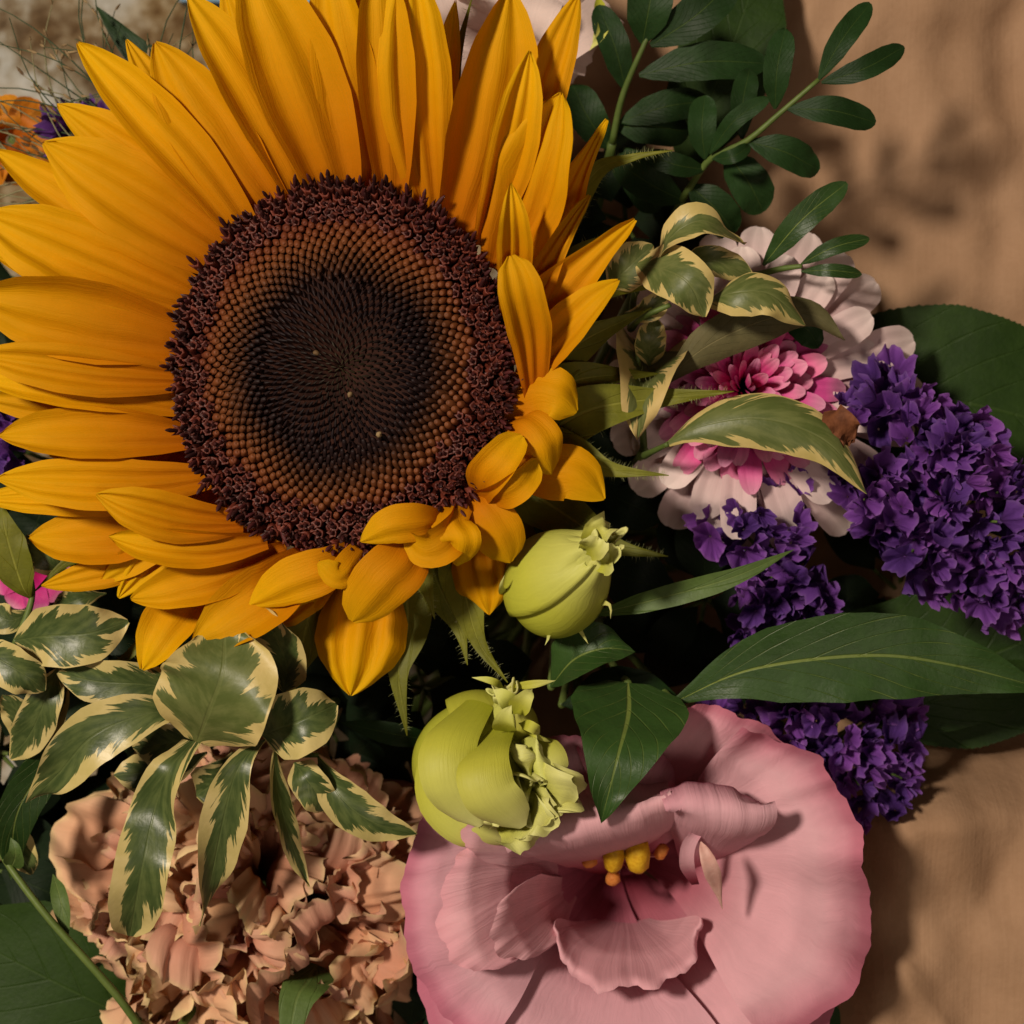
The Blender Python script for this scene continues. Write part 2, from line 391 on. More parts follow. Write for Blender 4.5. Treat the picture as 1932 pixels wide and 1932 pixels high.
def blade(name, parent, mat, pts, W, pr='petal', nu=8, nv=18, roll=0.0, roll2=None, cup=0.0, cexp=2.0, ruffle=0.0, rf=2.0, groove=0.0, ng=2, rnd=0.0, jag=0.0, jf=4, seed=None, thick=0.00022, world=False, side=None, serr=0.0, sn=14, fold=None, meshonly=False):
    """a leaf or petal: path of the midrib through pts, width W, cross-section and edge shape; a closed thin lens"""
    if seed is None: seed = random.randrange(1 << 30)
    pw = np.asarray(pts, float) if world else np.array([P(*p) for p in pts])
    zm = pw[len(pw) // 2][2] * 1000
    Wm = W if world else S(W, zm)
    C, L = spline(pw)
    T = np.gradient(C, axis=0); T /= np.linalg.norm(T, axis=1)[:, None] + 1e-12
    ch = C[-1] - C[0]
    if side is None:
        S0 = np.array([ch[1], -ch[0], 0.0])
    else:
        S0 = np.asarray(side, float)
    S0 = S0 / (np.linalg.norm(S0) + 1e-12)
    Sd = S0[None] - (T @ S0)[:, None] * T
    Sd /= np.linalg.norm(Sd, axis=1)[:, None] + 1e-12
    Nn = np.cross(Sd, T)
    tt = np.linspace(0, 1, len(C))
    u = np.linspace(-1, 1, nu + 1)
    v = np.linspace(0, 1, nv + 1)
    v = 1 - (1 - v) ** 1.25
    U, V = np.meshgrid(u, v)
    ve = V * (1 - rnd * np.abs(U) ** 2.2)
    if jag: ve = ve * (1 + jag * V ** 3 * wave1(U * 0.5, seed + 5, jf))
    ve = np.clip(ve, 0, 1.0)
    def samp(A): return np.stack([np.interp(ve, tt, A[:, i]) for i in range(3)], -1)
    c, s, n = samp(C), samp(Sd), samp(Nn)
    if jag or rnd:
        ext = (V * (1 - rnd * np.abs(U) ** 2.2)) - ve
    half = prof(pr, V) * Wm / 2
    if serr: half = half * (1 + serr * (np.abs((V * sn) % 1.0 - 0.35) - 0.3) * (np.abs(U) > 0.95))
    rr = np.radians(roll + ((roll2 - roll) * V if roll2 is not None else 0.0))
    cr, sr = np.cos(rr)[..., None], np.sin(rr)[..., None]
    s2 = s * cr + n * sr
    n2 = -s * sr + n * cr
    if fold is not None:       # the section bends into an arc: |fold| radians in all, width kept
        ang = U * fold * (0.35 + 0.65 * V)
        x = np.sin(ang) / (np.abs(fold) * (0.35 + 0.65 * V) + 1e-6)
        h = (1 - np.cos(ang)) / (np.abs(fold) * (0.35 + 0.65 * V) + 1e-6) * np.sign(fold)
        h = np.abs(h) * np.sign(fold)
    else:
        x = U; h = cup * np.abs(U) ** cexp
    d = half * h
    if ruffle:
        sg = np.where(U < 0, 0, 31)
        rw = np.where(U < 0, wave1(V, seed, rf), wave1(V, seed + 31, rf)) * np.abs(U) ** 1.6
        tw = wave1(U * 0.5, seed + 77, rf * 0.9) * V ** 3
        d = d + ruffle * Wm / 2 * (rw * np.sin(np.clip(V * 1.15, 0, 1) * math.pi / 2) + (tw if pr == 'fan' else 0))
    if groove: d = d + groove * Wm / 2 * np.cos(U * ng * math.pi) * np.sin(np.clip(V, .02, .98) * math.pi) ** 0.5
    pos = c + s2 * (half * x)[..., None] + n2 * d[..., None]
    th = thick * (1 - np.abs(U) ** 4) * np.clip((1 - V) * 8, 0, 1)
    top = pos + n2 * (th / 2)[..., None]
    bot = pos - n2 * (th / 2)[..., None]
    vts = np.vstack([top.reshape(-1, 3), bot.reshape(-1, 3)]) - off(parent)
    k = (nu + 1) * (nv + 1)
    F = []
    for i in range(nv):
        for j in range(nu):
            a = i * (nu + 1) + j; b = a + 1; cc = b + nu + 1; dd = a + nu + 1
            F.append((a, b, cc, dd)); F.append((k + a, k + dd, k + cc, k + b))
    uv = np.stack([(U + 1) / 2, V], -1).reshape(-1, 2)
    me = mesh(name, vts, F, M[mat], np.vstack([uv, uv]))
    if meshonly: return me
    return obj(name, me, parent)

def tube_geo(C, rad, ns=7):
    C = np.asarray(C, float)
    T = np.gradient(C, axis=0); T /= np.linalg.norm(T, axis=1)[:, None] + 1e-12
    ref = np.array([0.31, 0.2, 0.93]) if abs(T[0] @ np.array([0.31, 0.2, 0.93])) < 0.9 else np.array([1., 0, 0])
    vs, fs, uv = [], [], []
    a = ref - (ref @ T[0]) * T[0]
    n = len(C)
    for i in range(n):
        a = a - (a @ T[i]) * T[i]; a /= np.linalg.norm(a) + 1e-12
        b = np.cross(T[i], a)
        for j in range(ns):
            t = 2 * math.pi * j / ns
            vs.append(C[i] + rad[i] * (math.cos(t) * a + math.sin(t) * b)); uv.append((j / ns, i / (n - 1)))
    for i in range(n - 1):
        for j in range(ns):
            k = (j + 1) % ns
            fs.append((i * ns + j, i * ns + k, (i + 1) * ns + k, (i + 1) * ns + j))
    fs.append(tuple(range(ns))[::-1]); fs.append(tuple((n - 1) * ns + j for j in range(ns)))
    return vs, fs, uv
def stem(name, parent, mat, pts, r0, r1=None, n=16, ns=8, world=False):
    """round stalk; r0, r1 radii in mm"""
    pw = np.asarray(pts, float) if world else np.array([P(*p) for p in pts])
    C, L = spline(pw, n)
    r1 = r0 if r1 is None else r1
    rad = np.linspace(r0, r1, n) * 0.001
    vs, fs, uv = tube_geo(C, rad, ns)
    me = mesh(name, np.array(vs) - off(parent), fs, M[mat], uv)
    return obj(name, me, parent)
def revolve(name, parent, mat, base, axis, rings, ns=10, wob=0.0, seed=1):
    """lathe: rings = [(distance along axis, radius)] metres"""
    ax = np.asarray(axis, float); ax /= np.linalg.norm(ax)
    e1 = np.cross(ax, [0.3, 0.9, 0.2]); e1 /= np.linalg.norm(e1); e2 = np.cross(ax, e1)
    r_ = np.random.default_rng(seed)
    vs, fs, uv = [], [], []
    for i, (t, r) in enumerate(rings):
        for j in range(ns):
            a = 2 * math.pi * j / ns
            q = r * (1 + wob * r_.normal())
            vs.append(np.asarray(base) + ax * t + q * (math.cos(a) * e1 + math.sin(a) * e2)); uv.append((j / ns, i / (len(rings) - 1)))
    for i in range(len(rings) - 1):
        for j in range(ns):
            k = (j + 1) % ns
            fs.append((i * ns + j, i * ns + k, (i + 1) * ns + k, (i + 1) * ns + j))
    fs.append(tuple(range(ns))[::-1]); fs.append(tuple((len(rings) - 1) * ns + j for j in range(ns)))
    me = mesh(name, np.array(vs) - off(parent), fs, M[mat], uv)
    return obj(name, me, parent)
def hairs(parent, pts, W, n, ln=0.0016, seed=1):
    """fine hairs standing off both edges of a bract"""
    C, L = spline(np.array([P(*p) for p in pts]))
    r = np.random.default_rng(seed)
    T = np.gradient(C, axis=0); T /= np.linalg.norm(T, axis=1)[:, None]
    vs, fs = [], []
    for i in range(n):
        k = int(r.uniform(0.15, 0.98) * (len(C) - 1))
        sd = np.array([T[k][1], -T[k][0], 0]) * r.choice([-1, 1])
        sd /= np.linalg.norm(sd) + 1e-9
        hw = S(W) / 2 * float(prof('bract', np.array([k / (len(C) - 1)]))[0])
        d = sd + T[k] * r.uniform(0, 0.7) + np.array([0, 0, r.uniform(-.3, .8)]); d /= np.linalg.norm(d)
        b = C[k] + sd * hw * r.uniform(0.5, 1.0)
        l = ln * r.uniform(0.4, 1.1)
        q = len(vs); wv = T[k] * 0.000045; w2 = np.cross(d, T[k]) * 0.000045
        vs += [b - wv, b + wv * .5 + w2, b + wv * .5 - w2, b + d * l]
        fs += [(q, q + 1, q + 3), (q + 1, q + 2, q + 3), (q + 2, q, q + 3)]
    me = mesh('hair', np.array(vs) - off(parent), fs, M['hair'], smooth=False)
    return obj('hair', me, parent, stuff=True)

BIND = np.array([0.012, -0.012, -0.185])       # where all the stalks are gathered
TABLE = -0.25
def foot(k):
    a = k * 2.4
    r = 0.0035 * math.sqrt(k)
    return BIND + np.array([r * math.cos(a), r * math.sin(a), 0])
_k = [0]
def stalk(parent, mat, top, r0=1.6, lean=0.35):
    """stalk from a flower's base down into the bundle and on to the table"""
    _k[0] += 1
    f = foot(_k[0])
    t = np.asarray(top, float)
    g = f + (f - BIND) * 0.8; g[2] = TABLE + 0.004
    mid = t * (1 - lean) + f * lean; mid[2] = t[2] * 0.45 + f[2] * 0.55
    return stem('stem', parent, mat, [t, mid, f, g], r0, r0 * 1.1, n=20, world=True)

# ------------------------------------------------------------------ setting: the rug and the paper wrap
def sheet(name, nx, ny, f, mat):
    vs = [f(i / nx, j / ny) for j in range(ny + 1) for i in range(nx + 1)]
    fs = [(j * (nx + 1) + i, j * (nx + 1) + i + 1, (j + 1) * (nx + 1) + i + 1, (j + 1) * (nx + 1) + i) for j in range(ny) for i in range(nx)]
    return mesh(name, vs, fs, M[mat])
rug = obj('rug', sheet('rug', 2, 2, lambda a, b: ((a - .5) * 3, (b - .5) * 3, TABLE), 'rug'))
rug['kind'] = 'structure'

def smoothstep(a, b, x):
    t = max(0.0, min(1.0, (x - a) / (b - a))); return t * t * (3 - 2 * t)
def crease(x, y, p, q, wd):
    """signed ramp over a straight fold line p-q"""
    dx, dy = q[0] - p[0], q[1] - p[1]; l = math.hypot(dx, dy)
    return (-(x - p[0]) * dy + (y - p[1]) * dx) / l / wd
def paper(a, b):
    th = R(-118) + a * R(118 + 96)
    r = 0.012 + b * 0.30
    cx, cy = 0.012, -0.012
    x, y = cx + r * math.cos(th), cy + r * math.sin(th)
    z = -0.185 + 0.112 * smoothstep(0.0, 0.105, r) + 0.10 * max(0, r - 0.085) ** 1.0
    # folds: a long soft crease low on the right, a dent further up
    # gathered closer to the flowers low on the right
    z += 0.030 * smoothstep(0.066, 0.086, x) * smoothstep(-0.052, -0.074, y)
    cA = crease(x, y, (0.117, -0.0792), (0.0982, -0.117), 1.0)
    z += (0.42 * min(0.034, max(0.0, -cA)) + 0.04 * min(0.05, max(0.0, cA))) * smoothstep(0.080, 0.092, x) * smoothstep(-0.05, -0.075, y)
    cE = crease(x, y, (0.0903, -0.1052), (0.0967, -0.1158), 1.0)
    z += 0.0032 * math.exp(-(cE / 0.003) ** 2) * smoothstep(-0.098, -0.107, y) * smoothstep(0.082, 0.088, x)
    cC = crease(x, y, (0.128, 0.14), (0.121, 0.0), 1.0)
    z -= 0.003 * math.exp(-(cC / 0.009) ** 2)
    cD = crease(x, y, (0.14, -0.02), (0.06, -0.075), 1.0)
    z += 0.004 * math.exp(-(cD / 0.008) ** 2)
    z += 0.0022 * math.sin(x * 95 + y * 40) + 0.0014 * math.sin(y * 160 - x * 60) + 0.0006 * math.sin(x * 420 + 3 * math.sin(y * 70)) + 0.0005 * math.sin(x * 230 - y * 330 + 2 * math.sin(x * 90))
    return (x, y, max(z, TABLE + 0.05))
pw_ = obj('paper_wrap', sheet('paper_wrap', 220, 170, paper, 'kraft'))
tag(pw_, 'brown kraft paper sheet wrapped open around the bouquet, softly creased', 'wrapping paper')

# ------------------------------------------------------------------ sunflower
DC = P(652, 700, 0)
sun = thing('sunflower', 'big yellow sunflower with dark brown seed disc and pointed rays', 'sunflower', DC)
RX, RY = S(312), S(340)
def disc_h(q):     # height of the disc face at relative radius q
    return 0.0035 + 0.0050 * math.sin(min(q, 1) * math.pi * 0.95) * (0.4 + 0.6 * q) - 0.003 * max(0, 1 - q / 0.35)
vs, fs = [], []
nr, ns_ = 14, 64
for i in range(nr + 1):
    q = 1.02 * i / nr
    for j in range(ns_):
        a = 2 * math.pi * j / ns_
        vs.append((RX * q * math.cos(a), RY * q * math.sin(a), disc_h(q) - 0.0012))
for i in range(nr):
    for j in range(ns_):
        k = (j + 1) % ns_
        fs.append((i * ns_ + j, (i + 1) * ns_ + j, (i + 1) * ns_ + k, i * ns_ + k))
b0 = len(vs)
for q, z in ((1.02, -0.004), (0.8, -0.011), (0.35, -0.017)):
    for j in range(ns_):
        a = 2 * math.pi * j / ns_
        vs.append((RX * q * math.cos(a), RY * q * math.sin(a), z))
rows = [nr * ns_, b0, b0 + ns_, b0 + 2 * ns_]
for p_, q_ in zip(rows, rows[1:]):
    for j in range(ns_):
        k = (j + 1) % ns_
        fs.append((p_ + j, q_ + j, q_ + k, p_ + k))
fs.append(tuple(rows[-1] + j for j in range(ns_))[::-1])
obj('seed_disc', mesh('seed_disc', vs, fs, M['disc']), sun)

def lathe_unit(rings, ns=7, lobes=0, flare=0.0):
    vs, fs = [], []
    for t, r in rings:
        for j in range(ns):
            a = 2 * math.pi * j / ns
            vs.append((r * math.cos(a), r * math.sin(a), t))
    for i in range(len(rings) - 1):
        for j in range(ns):
            k = (j + 1) % ns
            fs.append((i * ns + j, i * ns + k, (i + 1) * ns + k, (i + 1) * ns + j))
    fs.append(tuple((len(rings) - 1) * ns + j for j in range(ns)))
    return np.array(vs), fs
U_BUD = lathe_unit([(-.6, .40), (.1, .50), (.42, .50), (.66, .38), (.80, .22), (.74, .08)], 8)
U_SPIKE = lathe_unit([(-.5, .40), (.2, .42), (.7, .32), (1.15, .14), (1.4, .02)], 6)
U_TUBE = lathe_unit([(-.6, .30), (.2, .40), (.72, .48), (.98, .50), (.86, .30), (.80, .12)], 10)
# five-lobed mouth for the open florets
for i in range(len(U_TUBE[0])):
    rg, j = divmod(i, 10)
    if rg in (2, 3): U_TUBE[0][i][2] += 0.22 * (1 if j % 2 == 0 else -1); U_TUBE[0][i][:2] *= (1.18 if j % 2 == 0 else 0.9)
U_ANTH = lathe_unit([(.1, .18), (1.0, .20), (1.45, .24), (1.75, .14), (1.9, .02)], 6)

def frame(ax):
    ax = ax / np.linalg.norm(ax)
    e1 = np.cross(ax, [0.2, 0.1, 1.0] if abs(ax[2]) < 0.9 else [1.0, 0.2, 0]); e1 /= np.linalg.norm(e1)
    return np.stack([e1, np.cross(ax, e1), ax], 1)
NF = 1850
GA = math.pi * (3 - math.sqrt(5))
groups = {'fl_c': ([], []), 'fl_m': ([], []), 'fl_o': ([], []), 'fl_t': ([], [])}
def add_unit(key, unit, pos, rot, sc):
    V_, F_ = groups[key]
    k = sum(len(x) for x in V_)
    V_.append((rot @ (unit[0] * sc).T).T + pos)
    F_.extend([tuple(i + k for i in f) for f in unit[1]])
me_tube = mesh('disc_floret', U_TUBE[0], U_TUBE[1], M['fl_o'])
me_anth = mesh('anther', U_ANTH[0], U_ANTH[1], M['fl_t'])
r_ = np.random.default_rng(5)
nparts = 0
for n in range(NF):
    q = ((n + 0.5) / NF) ** 0.56
    a = n * GA + 0.4
    cx, cy = -S(8) * (1 - q), S(8) * (1 - q)
    x, y = cx + RX * q * math.cos(a), cy + RY * q * math.sin(a)
    rad = np.array([math.cos(a), math.sin(a), 0])
    sp = 0.00062 + 0.00125 * q ** 1.1           # spacing grows outwards
    zone = q + r_.normal() * 0.018 + 0.035 * math.sin(a * 1 + 2.2)
    p = np.array([x, y, disc_h(q)])
    up = np.array([0, 0, 1.0])
    if zone < 0.46:
        rot = frame(up * 0.75 - rad * 0.95 + r_.normal(size=3) * 0.12)
        add_unit('fl_c', U_SPIKE, p - np.array([0, 0, .0006]), rot, np.array([1, 1, 1.35]) * sp * 0.78 * r_.uniform(.85, 1.1))
    elif zone < 0.80:
        k = (zone - .46) / .34
        rot = frame(up * 1.0 - rad * (1.25 - 0.95 * k) + r_.normal(size=3) * 0.10)
        add_unit('fl_m', U_BUD, p, rot, np.array([1, 1, 1.6]) * sp * (0.86 + 0.24 * k) * r_.uniform(.88, 1.12))
    else:
        k = min(1, (zone - .80) / .20)
        ax = up * 1.0 + rad * (-0.15 + 0.62 * k + 0.25 * max(0, math.sin(a)) * k) + r_.normal(size=3) * 0.20
        rot = frame(ax); s_ = sp * r_.uniform(.95, 1.25)
        sc_t = np.array([s_, s_, s_ * (1.1 + 0.45 * k * r_.uniform(.5, 1.3))])
        if n >= NF - 300:
            o = obj('disc_floret', me_tube, sun)
            m4 = Matrix([list(rot[i] * sc_t) + [p[i]] for i in range(3)] + [[0, 0, 0, 1]])
            o.matrix_local = m4
            o2 = obj('anther', me_anth, o)
        else:
            add_unit('fl_o', U_TUBE, p, rot, sc_t)
            add_unit('fl_t', U_ANTH, p, rot, sc_t * np.array([1, 1, .75]))
for key, nm in (('fl_c', 'centre_florets'), ('fl_m', 'ring_florets'), ('fl_o', 'open_florets'), ('fl_t', 'floret_anthers')):
    obj(nm, mesh(nm, np.vstack(groups[key][0]), groups[key][1], M[key]), sun, stuff=True)
# pollen specks on the disc
for x, y, z in ((597, 667, 6.6), (660, 745, 5.6), (715, 820, 8.5)):
    revolve('pollen_grain', sun, 'seed', P(x, y, z), (0.1, 0.2, 1), [(0, .0003), (.0003, .0006), (.0006, .0006), (.0009, .0002)], 8, 0.2, x)

# rays: base x,y - tip x,y - width - layer (mm) - rise of the tip (mm) - sideways bow - cup - roll
RAYS = [
 # behind
 (480, 430, 238, 74, 84, -5, 5, 6, .1, 0), (430, 440, 108, 196, 112, -4, 4, -8, .12, 0), (420, 500, -12, 282, 92, -6, 5, 22, .25, 0),
 (330, 985, 55, 1014, 112, -5, 2, 14, .15, 0), (360, 1030, 78, 1106, 62, -7, 2, 6, .2, 10), (400, 1090, 268, 1264, 105, -8, 6, -12, .15, 0),
 (380, 950, -40, 940, 84, -6, 3, -10, .2, 0), (360, 790, -50, 748, 70, -6, 3, 6, .2, 0), (690, 1070, 661, 1312, 176, -9, 3, 4, -.22, 0),
 (620, 1080, 520, 1178, 92, -8, 2, -6, .2, 0), (895, 1000, 922, 1160, 116, -8, 2, -4, -.15, 0),
 (960, 440, 1092, -12, 96, -2, 14, 12, .25, 15), (690, 380, 655, -60, 100, -5, 12, 0, .15, 0), (1052, 455, 1146, 226, 72, 0, 8, 10, .3, 0, 'taper'),
 (560, 420, 420, -40, 110, -6, 8, 0, .15, 0), (800, 400, 860, 0, 60, -6, 8, 0, .15, 0),
 (950, 560, 1090, 340, 96, -6, 5, 0, .2, 0), (930, 480, 1010, 180, 100, -5, 8, 0, .2, 0), (520, 1010, 420, 1160, 110, -7, 3, 0, .2, 0), (600, 1040, 560, 1150, 120, -8, 2, 0, .2, 0),
 # main row, clockwise from upper left
 (445, 500, 82, 268, 168, -1, 9, 0, .16, -6), (480, 460, 146, 80, 112, 1, 9, -14, .28, 0), (545, 440, 292, 80, 152, -1, 10, 10, .18, 6),
 (592, 410, 352, -14, 122, 0, 14, -16, .26, 0), (645, 390, 462, -80, 176, 1, 15, -8, .2, 0), (690, 375, 612, -90, 128, -1, 16, -6, .24, 0),
 (742, 375, 712, -90, 112, 2, 16, 0, .28, 0), (815, 400, 772, -80, 142, 0, 17, 10, .24, 0), (862, 440, 962, -22, 158, 0, 17, -14, .3, 0),
 (912, 450, 1000, 96, 96, 4, 16, -10, .5, -10), (946, 500, 1058, 174, 182, 3, 15, -12, .34, 12), (985, 590, 1113, 368, 84, 2, 9, 8, .45, 10, 'taper'),
 (955, 580, 964, 345, 70, 7, 16, -10, .55, -10), (1000, 640, 1198, 414, 108, 2, 8, 12, .5, 0, 'taper'), (990, 720, 1168, 528, 92, 3, 9, 6, .42, 10),
 (1005, 730, 964, 482, 88, 6, 13, -10, .5, -14, 'strap'),
 # left side downwards
 (390, 580, -40, 402, 176, 0, 10, 10, .16, 0), (365, 650, -60, 560, 158, 2, 10, -4, .2, 0), (352, 715, -50, 668, 96, 3, 9, 8, .3, 0),
 (348, 770, -40, 716, 82, 1, 8, -10, .25, 0), (355, 825, -4, 822, 104, 1, 7, -4, .24, 0), (390, 900, -8, 902, 104, 2, 7, 14, .3, 0),
 (445, 985, 182, 932, 96, 5, 7, 16, .38, -8), (490, 1020, 205, 1012, 74, 3, 5, 18, .35, 0), (525, 1040, 246, 1130, 88, 0, 4, 12, .34, 10),
 (585, 1050, 362, 1212, 128, 1, 4, 16, .30, 0),
]
rx_ = np.random.default_rng(41)
for k in range(19):                       # narrower second row that closes the gaps
    a = R(95 + k * 8.2 + rx_.uniform(-2.5, 2.5))
    l = rx_.uniform(.80, .96) * (350 + (70 if math.sin(a) > .2 else -25) - (90 if math.sin(a) < -.75 else 0))
    c_, s_ = math.cos(a), math.sin(a)
    RAYS.append((650 + c_ * 300, 700 - s_ * 325, 650 + c_ * (300 + l), 700 - s_ * (325 + l), rx_.uniform(68, 96), -7 - (k % 3), 3 + 6 * max(0, s_), rx_.uniform(-12, 12), .2, 0))
for i, (bx, by, tx, ty, W_, ly, rise, bow, cup, roll, *pr_) in enumerate(RAYS):
    d = np.array([tx - bx, ty - by], float); L = np.linalg.norm(d); n_ = np.array([d[1], -d[0]]) / L
    b_ = np.array([bx, by]) - d / L * 14
    q1 = np.array([bx, by]) + d * 0.35 + n_ * bow; q2 = np.array([bx, by]) + d * 0.72 + n_ * bow * 0.7
    k = L / 400
    blade('ray_petal', sun, 'ray', [(b_[0], b_[1], ly + 0), (q1[0], q1[1], ly + 2.5 * k + rise * .35), (q2[0], q2[1], ly + 2 + rise * .8), (tx, ty, ly + rise)], W_, pr_[0] if pr_ else 'petal',
          nu=16, nv=28, roll=roll + random.uniform(-8, 8), roll2=roll + random.uniform(-26, 26), cup=cup * random.uniform(.7, 1.7), groove=random.uniform(.08, .15), ng=random.choice((2, 3, 3)), ruffle=random.uniform(.05, .13), rf=1.1, jag=.012, jf=2, seed=100 + i)
# short curling rays on the lower right, each with its own bend towards the lens
def curl(pts, W_, **kw):
    a = dict(nu=12, nv=24, groove=0.05, ruffle=0.07, rf=1.3)
    a.update(kw)
    blade('ray_petal', sun, 'ray', pts, W_, a.pop('pr', 'petal_round'), **a)
curl([(945, 770, 2.9), (1000, 742, 7.5), (1050, 745, 10.2), (1088, 778, 8.2)], 112, cup=-.3, seed=1, fold=-0.7)
curl([(955, 800, 4.2), (990, 800, 9.5), (1025, 840, 11.5), (1040, 895, 7.5)], 92, cup=.4, fold=-0.8, seed=2)
curl([(955, 880, 1.6), (1020, 890, 4.2), (1085, 895, 5.6), (1140, 942, 3.6)], 112, fold=-0.55, seed=3, pr='petal')
curl([(905, 940, 4.9), (915, 905, 10.8), (945, 870, 13.5), (985, 822, 11.5)], 86, fold=0.9, seed=4, roll=14)
curl([(905, 935, 5.6), (950, 930, 12.2), (985, 905, 13.5), (1012, 868, 10.8)], 70, fold=1.0, seed=5, roll=-24)
curl([(885, 925, 2.9), (905, 960, 7.5), (940, 1010, 7.5), (962, 1062, 3.6)], 108, fold=-0.6, seed=6, roll=-10)
curl([(880, 940, 4.2), (850, 975, 10.2), (870, 1020, 12.8), (862, 1068, 7.5)], 84, fold=-0.8, seed=7)
curl([(870, 955, 4.2), (850, 1010, 11.5), (805, 1035, 12.8), (762, 1008, 11.5)], 80, fold=0.7, seed=8, roll=14)
curl([(845, 985, 6.9), (800, 985, 12.8), (735, 993, 14.8), (680, 1022, 12.2)], 78, fold=-0.5, seed=9, pr='petal', roll=10)
curl([(770, 1005, 4.2), (768, 1050, 10.8), (722, 1100, 12.8), (664, 1172, 8.2)], 122, fold=-0.55, seed=10, roll=12)
curl([(700, 1015, 3.6), (665, 1060, 9.5), (640, 1085, 12.2), (600, 1062, 12.8)], 60, fold=-0.7, seed=11)
curl([(680, 1035, 2.9), (620, 1072, 9.5), (545, 1100, 9.5), (470, 1142, 5.6)], 96, fold=-0.5, seed=12, roll=8, pr='petal')

# bracts behind the rays
BR = [
 ([(1040, 470, -8), (1120, 330, -2), (1190, 298, 3), (1272, 283, 6)], 60, 60), ([(1020, 560, -10), (1100, 470, -6), (1190, 440, -6)], 52, 20),
 ([(1030, 640, -12), (1100, 560, -8), (1250, 540, -12)], 70, 20), ([(1010, 720, -12), (1090, 650, -6), (1230, 580, -8)], 96, 0),
 ([(1000, 760, -14), (1100, 715, -6), (1250, 705, -10)], 92, 20), ([(1000, 840, -14), (1110, 775, -5), (1240, 752, -5), (1385, 738, 0)], 110, 60),
 ([(1000, 830, -12), (1080, 850, -5), (1150, 885, -2), (1262, 897, 1)], 74, 70), ([(960, 900, -14), (1080, 980, -8), (1160, 1030, -8), (1260, 1050, -4)], 110, 60),
 ([(930, 960, -14), (990, 1030, -10), (1000, 1130, -12)], 80, 0), ([(860, 1020, -12), (880, 1130, -8), (905, 1215, -8), (958, 1288, -6)], 86, 40),
 ([(800, 1040, -14), (835, 1120, -10), (868, 1190, -9), (882, 1255, -6)], 84, 30), ([(760, 1060, -16), (770, 1180, -12), (752, 1270, -10), (768, 1388, -10)], 104, 40),
 ([(770, 1050, -12), (795, 1085, -8), (808, 1120, -6), (820, 1168, -6)], 60, 30), ([(600, 1080, -16), (580, 1180, -16), (540, 1330, -24)], 120, 0),
 ([(420, 1060, -14), (330, 1150, -12), (250, 1230, -10), (165, 1292, -10)], 60, 20), ([(400, 1040, -16), (300, 1040, -14), (150, 1050, -14), (60, 1120, -14)], 70, 0),
 ([(830, 350, -10), (850, 180, -8), (866, 90, -4), (892, -10, 4)], 56, 30), ([(450, 480, -12), (250, 330, -16), (90, 330, -22)], 60, 0),
 ([(340, 640, -12), (150, 560, -16), (-20, 480, -20)], 70, 0),
]
for pts, W_, nh in BR:
    b = blade('bract', sun, 'bract', pts, W_, 'bract', nu=8, nv=22, cup=0.3, ruffle=0.08, rf=1.5, thick=0.0006)
    if nh: hairs(b, pts, W_, nh * 3, seed=nh + W_)
stalk(sun, 'stem', DC + np.array([0, 0, -0.015]), 4.5, 0.3)

